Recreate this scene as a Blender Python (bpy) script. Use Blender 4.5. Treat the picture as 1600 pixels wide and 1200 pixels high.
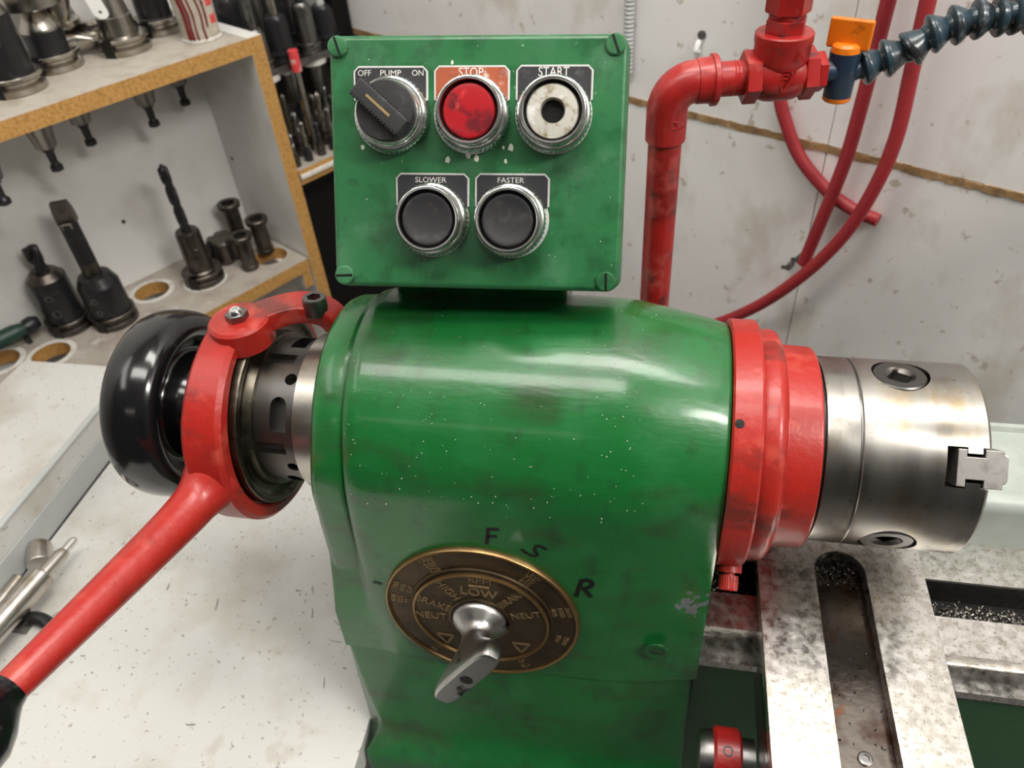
import bpy, bmesh, math, random
from mathutils import Vector, Matrix, Euler
random.seed(7)
for _o in list(bpy.data.objects): bpy.data.objects.remove(_o)
S = bpy.context.scene
COL = S.collection
MM = 0.001
PI = math.pi
def V(*a): return Vector(a)

# ---------------------------------------------------------------- camera
cam_d = bpy.data.cameras.new('camera'); cam = bpy.data.objects.new('camera', cam_d); COL.objects.link(cam)
right = V(0.9824, 0.1742, -0.0666).normalized(); fwd = V(-0.1747, 0.7339, -0.6564).normalized()
up = right.cross(fwd).normalized(); right = fwd.cross(up).normalized()
cam.matrix_world = Matrix(((right.x, up.x, -fwd.x, 0.0), (right.y, up.y, -fwd.y, -0.3985), (right.z, up.z, -fwd.z, 0.3965), (0, 0, 0, 1)))
cam_d.sensor_width = 36; cam_d.lens = 36*1202/1600; cam_d.clip_start = 0.01; cam_d.clip_end = 50
cam_d.dof.use_dof = True; cam_d.dof.focus_distance = 0.46; cam_d.dof.aperture_fstop = 11.0
S.camera = cam
# ---------------------------------------------------------------- world, lamps, exposure
W = bpy.data.worlds.new('world'); S.world = W; W.use_nodes = True
W.node_tree.nodes['Background'].inputs[0].default_value = (0.9, 0.95, 1.0, 1); W.node_tree.nodes['Background'].inputs[1].default_value = 0.1
def area(name, loc, sx, sy, power, col=(1, 0.965, 0.91), target=None):
    l = bpy.data.lights.new(name, 'AREA'); l.shape = 'RECTANGLE'; l.size = sx; l.size_y = sy; l.energy = power; l.color = col
    o = bpy.data.objects.new(name, l); COL.objects.link(o); o.location = loc
    d = (Vector(target) - Vector(loc)) if target else V(0, 0, -1)
    o.rotation_euler = d.to_track_quat('-Z', 'Y').to_euler()
    return o
area('ceiling_lamp', (-0.30, -0.48, 1.62), 1.2, 0.3, 15)
area('ceiling_lamp', (0.25, 0.12, 1.62), 1.2, 0.3, 21)
area('ceiling_lamp', (-0.80, -2.6, 1.62), 1.2, 0.3, 2.5)
area('ceiling_lamp', (-1.35, -0.5, 1.62), 0.3, 1.2, 6)
area('ceiling_lamp', (1.55, -0.85, 1.62), 1.2, 0.3, 56)
S.view_settings.view_transform = 'Standard'; S.view_settings.look = 'None'
S.view_settings.exposure = -0.18; S.view_settings.gamma = 1; S.view_settings.use_curve_mapping = False

# ---------------------------------------------------------------- materials
MATS = {}
def mat(name, col, rough=0.5, metal=0.0, layers=(), bump=None, coat=0.0, rvar=None, spec=0.5, trans=0.0, aniso=0.0):
    """layers: (colour, scale, lo, hi[, stretch, detail]) noise-masked colour on top; bump: (scale, strength, dist_mm[, stretch])"""
    m = bpy.data.materials.new(name); m.use_nodes = True; nt = m.node_tree; N = nt.nodes; L = nt.links
    b = N['Principled BSDF']
    b.inputs['Roughness'].default_value = rough; b.inputs['Metallic'].default_value = metal
    b.inputs['Coat Weight'].default_value = coat; b.inputs['Coat Roughness'].default_value = 0.12
    b.inputs['Specular IOR Level'].default_value = spec
    b.inputs['Transmission Weight'].default_value = trans
    b.inputs['Anisotropic'].default_value = aniso
    tc = N.new('ShaderNodeTexCoord')
    def coord(stretch):
        if not stretch: return tc.outputs['Object']
        mp = N.new('ShaderNodeMapping'); mp.inputs['Scale'].default_value = stretch; L.new(tc.outputs['Object'], mp.inputs['Vector']); return mp.outputs['Vector']
    def noise(scale, detail=4, stretch=None, rough_=0.55):
        n = N.new('ShaderNodeTexNoise'); n.inputs['Scale'].default_value = scale; n.inputs['Detail'].default_value = detail; n.inputs['Roughness'].default_value = rough_
        L.new(coord(stretch), n.inputs['Vector']); return n.outputs['Fac']
    cur = None
    rgb = N.new('ShaderNodeRGB'); rgb.outputs[0].default_value = (*col, 1); cur = rgb.outputs[0]
    for i, ly in enumerate(layers):
        c, sc, lo, hi = ly[:4]; st = ly[4] if len(ly) > 4 else None; de = ly[5] if len(ly) > 5 else 4; amt = ly[6] if len(ly) > 6 else 1.0
        mr = N.new('ShaderNodeMapRange'); mr.inputs['From Min'].default_value = lo; mr.inputs['From Max'].default_value = hi; mr.inputs['To Max'].default_value = amt
        L.new(noise(sc, de, st), mr.inputs['Value'])
        mx = N.new('ShaderNodeMix'); mx.data_type = 'RGBA'; mx.clamp_factor = True
        L.new(mr.outputs[0], mx.inputs['Factor']); L.new(cur, mx.inputs['A']); mx.inputs['B'].default_value = (*c, 1); cur = mx.outputs['Result']
    L.new(cur, b.inputs['Base Color'])
    if rvar:
        mr = N.new('ShaderNodeMapRange'); mr.inputs['From Min'].default_value = 0.3; mr.inputs['From Max'].default_value = 0.7
        mr.inputs['To Min'].default_value = rvar[1]; mr.inputs['To Max'].default_value = rvar[2]
        L.new(noise(rvar[0], 4, rvar[3] if len(rvar) > 3 else None), mr.inputs['Value']); L.new(mr.outputs[0], b.inputs['Roughness'])
    if bump:
        bp = N.new('ShaderNodeBump'); bp.inputs['Strength'].default_value = bump[1]; bp.inputs['Distance'].default_value = bump[2]*MM
        L.new(noise(bump[0], 3, bump[3] if len(bump) > 3 else None), bp.inputs['Height']); L.new(bp.outputs[0], b.inputs['Normal'])
    MATS[name] = m; m['out'] = cur.node.name
    return m
def patch(m, centre, radius, col, scale, thr=0.5, out=None):
    """a stain with its own ragged outline, fixed to a place on the thing (metres, object space)"""
    nt = m.node_tree; N = nt.nodes; L = nt.links; b = N['Principled BSDF']
    src = b.inputs['Base Color'].links[0].from_socket
    tc = N.new('ShaderNodeTexCoord'); d = N.new('ShaderNodeVectorMath'); d.operation = 'DISTANCE'; d.inputs[1].default_value = centre
    L.new(tc.outputs['Object'], d.inputs[0])
    mr = N.new('ShaderNodeMapRange'); mr.inputs['From Min'].default_value = radius; mr.inputs['From Max'].default_value = 0; L.new(d.outputs['Value'], mr.inputs['Value'])
    n = N.new('ShaderNodeTexNoise'); n.inputs['Scale'].default_value = scale; n.inputs['Detail'].default_value = 5; L.new(tc.outputs['Object'], n.inputs['Vector'])
    mu = N.new('ShaderNodeMath'); mu.operation = 'MULTIPLY'; L.new(mr.outputs[0], mu.inputs[0]); L.new(n.outputs['Fac'], mu.inputs[1])
    st = N.new('ShaderNodeMapRange'); st.inputs['From Min'].default_value = thr*0.5; st.inputs['From Max'].default_value = thr*0.5+0.03; L.new(mu.outputs[0], st.inputs['Value'])
    mx = N.new('ShaderNodeMix'); mx.data_type = 'RGBA'; L.new(st.outputs[0], mx.inputs['Factor']); L.new(src, mx.inputs['A']); mx.inputs['B'].default_value = (*col, 1)
    L.new(mx.outputs['Result'], b.inputs['Base Color'])

GREEN = mat('green_paint', (0.0075, 0.125, 0.0245), 0.34, 0, [((0.024, 0.055, 0.018), 11, 0.5, 0.66, (1, 1, 2.2), 6, 0.8), ((0.02, 0.17, 0.05), 30, 0.5, 0.7, None, 4, 0.5), ((0.012, 0.035, 0.014), 60, 0.56, 0.72, (1, 1, .5), 6, 0.45)], (90, 0.6, 0.8, (0.35, 1, 1)), 0.45, (16, 0.25, 0.42))
patch(GREEN, (0.041, -0.094, -0.072), 0.034, (0.13, 0.15, 0.16), 190, 0.66)
GREENBOX = mat('green_box_paint', (0.021, 0.138, 0.046), 0.36, 0, [((0.010, 0.075, 0.023), 42, 0.5, 0.64, None, 7, 0.75), ((0.06, 0.19, 0.09), 34, 0.54, 0.66, None, 7, 0.55), ((0.01, 0.06, 0.02), 90, 0.58, 0.7, (1, .4, 1), 6, 0.45), ((0.5, 0.55, 0.45), 460, 0.74, 0.77, None, 2)], (130, 0.6, 0.4), 0.2, (35, 0.26, 0.45))
GREENBASE = mat('green_base_paint', (0.014, 0.088, 0.025), 0.38, 0, [((0.02, 0.05, 0.02), 12, 0.5, 0.75, None, 4, 0.6), ((0.35, 0.38, 0.32), 420, 0.76, 0.79, None, 2)], (60, 0.25, 0.6), 0.15)
RED = mat('red_paint', (0.39, 0.016, 0.010), 0.37, 0, [((0.29, 0.018, 0.012), 18, 0.48, 0.64, None, 6, 0.8), ((0.07, 0.022, 0.016), 34, 0.56, 0.68, (.4, 1, 1), 6, 0.75), ((0.52, 0.075, 0.05), 40, 0.56, 0.66, None, 5, .6)], (170, 0.6, 0.5), 0.15)
REDPIPE = mat('red_pipe_paint', (0.36, 0.012, 0.011), 0.38, 0, [((0.22, 0.008, 0.008), 18, 0.48, 0.64, None, 5), ((0.06, 0.02, 0.018), 55, 0.58, 0.68, None, 6, .8), ((0.5, 0.11, 0.09), 34, 0.56, 0.68, None, 5, .6)], (140, 0.45, 0.4), 0.15)
REDHOSE = mat('red_hose_rubber', (0.33, 0.022, 0.03), 0.48, 0, [((0.2, 0.016, 0.02), 20, 0.5, 0.75)])
STEEL = mat('turned_steel', (0.41, 0.395, 0.365), 0.3, 1, [((0.34, 0.25, 0.13), 34, 0.5, 0.66, (1.6, .8, .8), 7, 0.75), ((0.40, 0.385, 0.36), 14, 0.45, 0.65), ((0.25, 0.2, 0.13), 150, 0.62, 0.7, None, 5, .6)], (900, 0.08, 0.1, (1, .012, .012)), 0, (60, 0.24, 0.38, (1, .1, .1)), aniso=0.3)
JAWM = mat('jaw_steel', (0.5, 0.48, 0.46), 0.42, 1, [((0.36, 0.34, 0.32), 160, 0.5, 0.7)], (300, 0.2, 0.15))
STEELD = mat('dark_steel', (0.21, 0.205, 0.2), 0.36, 1, [((0.10, 0.095, 0.09), 50, 0.5, 0.75), ((0.28, 0.26, 0.22), 80, 0.6, 0.8)], (200, 0.1, 0.2))
BARREL = mat('barrel_steel', (0.15, 0.145, 0.14), 0.4, 1, [((0.15, 0.13, 0.1), 40, 0.5, 0.75)], (300, 0.08, 0.1))
GREASY = mat('greasy_ring_steel', (0.17, 0.15, 0.12), 0.35, 1, [((0.05, 0.045, 0.03), 40, 0.48, 0.7), ((0.35, 0.32, 0.27), 60, 0.62, 0.75)], (120, 0.2, 0.3))
BAND = mat('bright_band_steel', (0.55, 0.52, 0.48), 0.3, 1, [((0.35, 0.29, 0.2), 45, 0.5, 0.75)], (300, 0.06, 0.1))
GROUND = mat('ground_bed_steel', (0.70, 0.68, 0.65), 0.36, 1, [((0.50, 0.47, 0.42), 160, 0.48, 0.6, None, 8, .8), ((0.30, 0.26, 0.2), 380, 0.57, 0.64, None, 6, .7), ((0.4, 0.37, 0.32), 12, 0.5, 0.7, None, 6, .5)], (420, 0.2, 0.15), 0, (150, 0.2, 0.42))
OILY = mat('oily_slot_metal', (0.15, 0.13, 0.115), 0.22, 1, [((0.05, 0.02, 0.01), 38, 0.47, 0.66), ((0.22, 0.06, 0.015), 60, 0.64, 0.72)], (140, 0.35, 0.6), 0.4)
BLACKM = mat('black_oily_metal', (0.012, 0.011, 0.01), 0.35, 0.3, [], (150, 0.4, 0.8))
CHROME = mat('chrome', (0.80, 0.80, 0.79), 0.2, 1, [((0.3, 0.29, 0.26), 300, 0.6, 0.75, None, 4, .7)])
SATIN = mat('satin_zinc', (0.46, 0.455, 0.44), 0.3, 1, [((0.04, 0.04, 0.04), 50, 0.6, 0.66, None, 6)], (260, 0.2, 0.2))
ZINC = mat('worn_zinc_ring', (0.62, 0.60, 0.54), 0.45, 0.6, [((0.30, 0.25, 0.14), 120, 0.5, 0.64), ((0.9, 0.9, 0.87), 90, 0.55, 0.7)], (200, 0.2, 0.2))
BLACKP = mat('black_gloss_plastic', (0.006, 0.006, 0.007), 0.16, 0, [((0.03, 0.027, 0.024), 60, 0.62, 0.8)], (22, 0.12, 1.2), 0.3)
BLACKB = mat('black_button_plastic', (0.022, 0.022, 0.024), 0.5, 0, [((0.06, 0.058, 0.055), 120, 0.55, 0.8)], (400, 0.1, 0.1))
BLACKL = mat('black_legend_paint', (0.022, 0.022, 0.025), 0.45, 0, [((0.08, 0.08, 0.08), 160, 0.6, 0.75)])
REDL = mat('worn_red_legend_paint', (0.33, 0.075, 0.03), 0.45, 0, [((0.5, 0.42, 0.36), 150, 0.55, 0.68, (1, 1, 1), 5), ((0.22, 0.05, .02), 90, 0.55, .7)])
REDB = mat('red_button_plastic', (0.38, 0.008, 0.014), 0.3, 0, [((0.14, 0.01, 0.016), 70, 0.5, 0.62), ((0.62, 0.06, 0.06), 90, 0.6, 0.75)], (150, 0.15, 0.3), 0.2)
ALU = mat('bare_aluminium', (0.58, 0.58, 0.56), 0.4, 0.2, [((0.5, 0.5, 0.48), 200, 0.55, 0.65)])
BRASS = mat('aged_brass', (0.085, 0.058, 0.032), 0.42, 0.75, [((0.045, 0.032, 0.02), 60, 0.45, 0.7), ((0.12, 0.08, 0.04), 300, 0.6, 0.75)], (500, 0.25, 0.15))
BRASSR = mat('polished_brass_rim', (0.30, 0.19, 0.08), 0.32, 0.9, [((0.2, 0.12, 0.05), 80, 0.5, 0.75)])
BRASSL = mat('brass_lettering', (0.27, 0.19, 0.10), 0.42, 0.7, [((0.22, 0.15, 0.08), 150, 0.5, 0.7)])
INK = mat('black_marker_ink', (0.004, 0.005, 0.004), 0.45)
WHITEPRINT = mat('white_lettering', (0.62, 0.61, 0.58), 0.5, 0.2)
GOLDLINE = mat('worn_gold_line', (0.3, 0.2, 0.08), 0.5)
WALLW = mat('white_wall_paint', (0.86, 0.845, 0.835), 0.5, 0, [((0.74, 0.725, 0.71), 5, 0.45, 0.75), ((0.58, 0.52, 0.43), 13, 0.54, 0.68, (1, 1, .6), 8, .6), ((0.46, 0.38, 0.29), 55, 0.64, 0.69, None, 5, .7), ((0.84, 0.835, 0.83), 9, 0.55, 0.8)], (30, 0.1, 1.0))
SEAM = mat('brown_joint_filler', (0.36, 0.22, 0.10), 0.7, 0, [((0.20, 0.12, 0.06), 60, 0.45, 0.65), ((0.52, 0.38, 0.2), 90, 0.55, 0.75)], (120, 0.6, 2))
LAMW = mat('white_laminate', (0.80, 0.79, 0.765), 0.45, 0, [((0.68, 0.66, 0.62), 10, 0.5, 0.7)])
LAMD = mat('dirty_shelf_laminate', (0.44, 0.40, 0.35), 0.5, 0, [((0.33, 0.28, 0.235), 22, 0.45, 0.7), ((0.6, 0.57, 0.52), 40, 0.6, 0.75), ((0.2, 0.17, 0.14), 120, 0.68, 0.78)])
LAMT = mat('dusty_top_laminate', (0.50, 0.455, 0.40), 0.5, 0, [((0.40, 0.35, 0.29), 30, 0.48, 0.64), ((0.36, 0.31, 0.26), 90, 0.64, 0.76)])
MDF = mat('particle_board_edge', (0.50, 0.27, 0.075), 0.75, 0, [((0.36, 0.18, 0.045), 220, 0.45, 0.65), ((0.62, 0.38, 0.14), 300, 0.58, 0.7)], (400, 0.4, 0.4))
RIM = mat('white_chipped_rim', (0.72, 0.70, 0.65), 0.6, 0, [((0.5, 0.46, 0.4), 90, 0.5, 0.7)])
HOLDER = mat('black_oxide_steel', (0.030, 0.030, 0.033), 0.32, 0.5, [((0.07, 0.068, 0.065), 80, 0.58, 0.75)])
HOLDERS = mat('holder_bright_steel', (0.42, 0.40, 0.36), 0.26, 1, [((0.3, 0.25, 0.17), 70, 0.52, 0.75)])
TAPER = mat('taper_steel', (0.30, 0.28, 0.255), 0.3, 1, [((0.26, 0.25, 0.23), 40, 0.48, 0.62)])
BROWNSTEEL = mat('bronzed_steel', (0.12, 0.105, 0.09), 0.33, 0.9, [((0.06, 0.055, 0.05), 60, 0.5, 0.7)])
BENCH = mat('bench_paint', (0.61, 0.605, 0.58), 0.45, 0, [((0.50, 0.48, 0.43), 9, 0.48, 0.66, None, 6), ((0.40, 0.34, 0.26), 30, 0.62, 0.74, None, 7, .4), ((0.22, 0.2, 0.17), 190, 0.66, 0.70, None, 3, .85)], (420, 0.5, 0.35))
GREYSHEET = mat('grey_sheet_metal', (0.47, 0.49, 0.48), 0.45, 0, [((0.4, 0.41, 0.4), 12, 0.5, 0.8)])
GALV = mat('pale_green_grey_enamel', (0.37, 0.415, 0.375), 0.45, 0.1, [((0.45, 0.485, 0.44), 60, 0.45, 0.7), ((0.36, 0.41, 0.37), 120, 0.55, 0.75)], (200, 0.15, 0.2))
BLUEP = mat('dark_blue_plastic', (0.012, 0.03, 0.065), 0.4, 0, [((0.03, 0.045, 0.055), 60, 0.5, 0.75), ((0.2, 0.21, 0.2), 120, 0.7, 0.78)])
TEALP = mat('oily_blue_grey_plastic', (0.020, 0.042, 0.056), 0.28, 0, [((0.015, 0.016, 0.018), 45, 0.47, 0.6), ((0.10, 0.12, 0.13), 110, 0.6, 0.7)], (160, 0.3, 0.3), 0.25)
ORANGEP = mat('orange_plastic', (0.78, 0.19, 0.006), 0.38, 0, [((0.28, 0.06, 0.006), 70, 0.55, 0.72)])
CANM = mat('stained_can_paper', (0.50, 0.46, 0.38), 0.6, 0, [((0.34, 0.30, 0.24), 35, 0.48, 0.7), ((0.62, 0.58, 0.5), 60, 0.6, 0.75)])
CANRED = mat('red_label_print', (0.7, 0.06, 0.06), 0.5, 0, [((0.7, 0.5, 0.45), 90, 0.55, 0.7)])
DRIP = mat('dried_red_drip', (0.17, 0.006, 0.014), 0.25, 0, [], None, 0.4)
TAGW = mat('white_tag_plastic', (0.86, 0.86, 0.84), 0.4)
BLACKC = mat('black_upright_gap_dark', (0.006, 0.0055, 0.0055), 0.85, 0, [], None, 0, None, 0.15)  # black of the upright, also painting in the dark gap under the rack
DGREEN = mat('dark_green_handle', (0.012, 0.05, 0.035), 0.4)
CHIP = mat('metal_swarf', (0.26, 0.24, 0.21), 0.3, 1)
FLECK = mat('pale_metal_dust', (0.55, 0.56, 0.5), 0.5, 0.3)
PAINTCHIP = mat('chipped_primer', (0.68, 0.68, 0.58), 0.6)
FLOORM = mat('grey_concrete', (0.11, 0.105, 0.1), 0.7, 0, [((0.07, 0.068, 0.065), 6, 0.45, 0.7)])
CEIL = mat('ceiling_paint', (0.55, 0.55, 0.53), 0.8)
DARKWALL = mat('far_wall_paint', (0.10, 0.10, 0.10), 0.8)
AMBER = mat('amber_tip', (0.5, 0.3, 0.06), 0.35)
CLEARP = mat('dusty_clear_plastic', (0.55, 0.55, 0.54), 0.25, 0, [((0.35, 0.34, 0.32), 40, 0.5, 0.75)])

# ---------------------------------------------------------------- geometry kit (millimetres)
class G:
    def __init__(s): s.v = []; s.f = []; s.m = []; s.cur = 0
    def add(s, vs, fs):
        n = len(s.v); s.v += [Vector(p) for p in vs]; s.f += [[i+n for i in f] for f in fs]; s.m += [s.cur]*len(fs); return s
    def bm(s, b):
        b.verts.index_update(); return s.add([v.co.copy() for v in b.verts], [[v.index for v in f.verts] for f in b.faces])
def frame(axis):
    a = Vector(axis).normalized(); t = V(0, 0, 1) if abs(a.z) < 0.9 else V(1, 0, 0)
    e1 = t.cross(a).normalized(); e2 = a.cross(e1); return e1, e2, a
def lathe(g, prof, org=(0, 0, 0), axis=(0, 0, 1), seg=48, fr=None):
    e1, e2, a = fr or frame(axis); org = Vector(org); vs = []; idx = []
    for t, r in prof:
        if r < 1e-6: idx.append([len(vs)]); vs.append(org+a*t)
        else:
            idx.append(list(range(len(vs), len(vs)+seg)))
            for i in range(seg):
                an = 2*PI*i/seg; vs.append(org+a*t+(e1*math.cos(an)+e2*math.sin(an))*r)
    fs = []
    for A, B in zip(idx, idx[1:]):
        for i in range(seg):
            j = (i+1) % seg
            if len(A) == 1 and len(B) == 1: continue
            if len(A) == 1: fs.append([A[0], B[j], B[i]])
            elif len(B) == 1: fs.append([A[i], A[j], B[0]])
            else: fs.append([A[i], A[j], B[j], B[i]])
    return g.add(vs, fs)
def loft(g, secs, cap=True, closed=True):
    n = len(secs[0]); vs = [p for s in secs for p in s]; fs = []
    for k in range(len(secs)-1):
        for i in range(n if closed else n-1):
            j = (i+1) % n; fs.append([k*n+i, k*n+j, (k+1)*n+j, (k+1)*n+i])
    if cap:
        fs.append(list(range(n))[::-1]); fs.append([(len(secs)-1)*n+i for i in range(n)])
    return g.add(vs, fs)
def smooth_path(pts, n=8):
    pts = [Vector(p) for p in pts]; P = [pts[0]*2-pts[1]]+pts+[pts[-1]*2-pts[-2]]; out = []
    for i in range(1, len(P)-2):
        for k in range(n):
            t = k/n; a, b, c, d = P[i-1:i+3]
            out.append(0.5*((2*b)+(c-a)*t+(2*a-5*b+4*c-d)*t*t+(3*b-a-3*c+d)*t**3))
    out.append(pts[-1]); return out
def tube(g, path, r, seg=12, cap=True):
    path = [Vector(p) for p in path]; rs = r if isinstance(r, (list, tuple)) else [r]*len(path); secs = []; e1 = None
    for i, p in enumerate(path):
        t = (path[min(i+1, len(path)-1)]-path[max(i-1, 0)]).normalized()
        if e1 is None: e1 = frame(t)[0]
        e1 = (e1-t*e1.dot(t)).normalized(); e2 = t.cross(e1)
        secs.append([p+(e1*math.cos(2*PI*k/seg)+e2*math.sin(2*PI*k/seg))*rs[i] for k in range(seg)])
    return loft(g, secs, cap)
def box(g, c, s, bev=0.0, M=None, seg=2):
    b = bmesh.new(); bmesh.ops.create_cube(b, size=1)
    for v in b.verts: v.co = Vector((v.co.x*s[0], v.co.y*s[1], v.co.z*s[2]))
    if bev: bmesh.ops.bevel(b, geom=b.edges[:], offset=bev, segments=seg, affect='EDGES', profile=0.5)
    for v in b.verts: v.co = (M @ v.co if M else v.co)+Vector(c)
    g.bm(b); b.free(); return g
def prism(g, poly, fr, org, h0, h1, bev=0.0, holes=(), seg=2):
    """poly in (a,b) along fr[0],fr[1]; extruded along fr[2] from h0 to h1; holes: (a,b,r)"""
    e1, e2, n = fr; org = Vector(org); b = bmesh.new()
    def loop(pts):
        vs = [b.verts.new((p[0], p[1], 0)) for p in pts]; return [b.edges.new((vs[i], vs[(i+1) % len(vs)])) for i in range(len(vs))]
    ed = loop(poly)
    if holes:
        for a, c, r in holes: ed += loop([(a+r*math.cos(2*PI*k/28), c+r*math.sin(2*PI*k/28)) for k in range(28)])
        bmesh.ops.triangle_fill(b, edges=ed, use_beauty=True, use_dissolve=False)
    else:
        b.faces.new([e.verts[0] for e in ed])
    fs = b.faces[:]
    if fs[0].normal.z < 0 or True: bmesh.ops.recalc_face_normals(b, faces=fs)
    r = bmesh.ops.extrude_face_region(b, geom=fs)
    top_v = set(x for x in r['geom'] if isinstance(x, bmesh.types.BMVert))
    for v in b.verts: v.co.z = h1 if v in top_v else h0
    bmesh.ops.recalc_face_normals(b, faces=b.faces[:])
    if bev:
        top = [e for e in b.edges if len(e.link_faces) == 2 and e.calc_face_angle(0) > 0.6 and abs(e.verts[0].co.z-e.verts[1].co.z) < 1e-6]
        bmesh.ops.bevel(b, geom=top, offset=bev, segments=seg, affect='EDGES', profile=0.5)
    for v in b.verts: v.co = org+e1*v.co.x+e2*v.co.y+n*v.co.z
    g.bm(b); b.free(); return g
def world_mat(o):
    m = o.matrix_basis.copy()
    if o.parent: m = world_mat(o.parent) @ o.matrix_parent_inverse @ m
    return m
def obj(name, g, m, parent=None, angle=38, label=None, kind=None, fixn=True):
    me = bpy.data.meshes.new(name); me.from_pydata([p*MM for p in g.v], [], g.f)
    for mm_ in (m if isinstance(m, (list, tuple)) else [m]): me.materials.append(mm_)
    if any(g.m): me.polygons.foreach_set('material_index', g.m)
    if fixn:
        b = bmesh.new(); b.from_mesh(me); bmesh.ops.recalc_face_normals(b, faces=b.faces[:]); b.to_mesh(me); b.free()
    me.polygons.foreach_set('use_smooth', [True]*len(me.polygons)); me.set_sharp_from_angle(angle=math.radians(angle))
    o = bpy.data.objects.new(name, me); COL.objects.link(o)
    if len(me.polygons) < 60000 and fixn: wn = o.modifiers.new('weighted_normals', 'WEIGHTED_NORMAL'); wn.keep_sharp = True; wn.weight = 90
    if parent: o.parent = parent; o.matrix_parent_inverse = world_mat(parent).inverted()
    if label: o['label'] = label
    if kind: o['kind'] = kind
    return o
def carve(o, g):
    """cut the closed shapes in g out of o's mesh"""
    c = obj('cutter', g, BLACKM); c.modifiers.clear(); o.modifiers.clear()
    md = o.modifiers.new('cut', 'BOOLEAN'); md.object = c; md.operation = 'DIFFERENCE'; md.solver = 'EXACT'
    dg = bpy.context.evaluated_depsgraph_get(); dg.update(); me = bpy.data.meshes.new_from_object(o.evaluated_get(dg)); o.modifiers.remove(md); o.data = me
    while len(me.materials) > 1: me.materials.pop()
    me.polygons.foreach_set('material_index', [0]*len(me.polygons))
    me.polygons.foreach_set('use_smooth', [True]*len(me.polygons)); me.set_sharp_from_angle(angle=math.radians(38))
    bpy.data.objects.remove(c)
    wn = o.modifiers.new('weighted_normals', 'WEIGHTED_NORMAL'); wn.keep_sharp = True; wn.weight = 90
def tag(o, label, cat, group=None):
    o['label'] = label; o['category'] = cat
    if group: o['group'] = group
    return o
def thing(name, label, cat, loc=(0, 0, 0), group=None):
    o = bpy.data.objects.new(name, None); COL.objects.link(o); o.location = Vector(loc)*MM; o.empty_display_size = 0.02
    return tag(o, label, cat, group)
def struct(name, g, m, parent=None, **k):
    o = obj(name, g, m, parent, **k)
    if not parent: o['kind'] = 'structure'
    return o
def text_g(s, size, fr, org, depth=0.4, align='CENTER', bold=0.0, sx=1.0):
    c = bpy.data.curves.new('t', 'FONT'); c.body = s; c.size = size; c.align_x = align; c.align_y = 'CENTER'; c.extrude = depth; c.offset = bold; c.resolution_u = 3
    o = bpy.data.objects.new('t', c); COL.objects.link(o); dg = bpy.context.evaluated_depsgraph_get(); dg.update()
    me = bpy.data.meshes.new_from_object(o.evaluated_get(dg)); e1, e2, n = fr; org = Vector(org); g = G()
    g.add([org+e1*v.co.x*sx+e2*v.co.y+n*v.co.z for v in me.vertices], [list(p.vertices) for p in me.polygons])
    bpy.data.objects.remove(o); bpy.data.curves.remove(c); bpy.data.meshes.remove(me); return g
def ribbon(g, pts, w, fr, org, h=0.25):
    """flat brush stroke: pts (a,b) in the plane fr"""
    e1, e2, n = fr; org = Vector(org); secs = []
    P = [Vector((p[0], p[1])) for p in pts]
    for i, p in enumerate(P):
        t = (P[min(i+1, len(P)-1)]-P[max(i-1, 0)]).normalized(); nn = Vector((-t.y, t.x))
        a = p+nn*w/2; b = p-nn*w/2
        to = lambda q, z: org+e1*q.x+e2*q.y+n*z
        secs.append([to(a, 0), to(a, h), to(b, h), to(b, 0)])
    return loft(g, secs, True)
def hexbolt(g, org, axis, r, h, hole=0.0):
    fr = frame(axis); poly = [(r*math.cos(PI/3*k), r*math.sin(PI/3*k)) for k in range(6)]
    return prism(g, poly, fr, org, 0, h, r*0.08, [(0, 0, hole)] if hole else ())
def socket_screw(g, org, axis, r, h, hexr, depth):
    """cap screw with a real hexagon socket"""
    e1, e2, a = frame(axis); org = Vector(org); n = 36
    def ring(rr, z): return [org+a*z+(e1*math.cos(2*PI*k/n)+e2*math.sin(2*PI*k/n))*rr for k in range(n)]
    def hx(z):
        out = []
        for k in range(n):
            an = 2*PI*k/n; m_ = (an+PI/6) % (PI/3)-PI/6; out.append(org+a*z+(e1*math.cos(an)+e2*math.sin(an))*(hexr*math.cos(PI/6)/math.cos(m_)))
        return out
    return loft(g, [ring(r, 0), ring(r, h*0.88), ring(r*0.9, h), hx(h), hx(h-depth)], True)
def square_socket(g, org, axis, r, h, sq, depth, tw=0.0):
    e1, e2, a = frame(axis); org = Vector(org); n = 40
    def ring(rr, z): return [org+a*z+(e1*math.cos(2*PI*k/n)+e2*math.sin(2*PI*k/n))*rr for k in range(n)]
    def sqr(z, s):
        out = []
        for k in range(n):
            an = 2*PI*k/n; b = (an+tw+PI/4) % (PI/2)-PI/4; out.append(org+a*z+(e1*math.cos(an)+e2*math.sin(an))*(s/math.cos(b)))
        return out
    return loft(g, [ring(r, -6), ring(r, h-1), ring(r*0.95, h), ring(sq*1.5, h), ring(sq*1.38, h-1.2), sqr(h-2.5, sq), sqr(h-depth, sq)], True)

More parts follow.
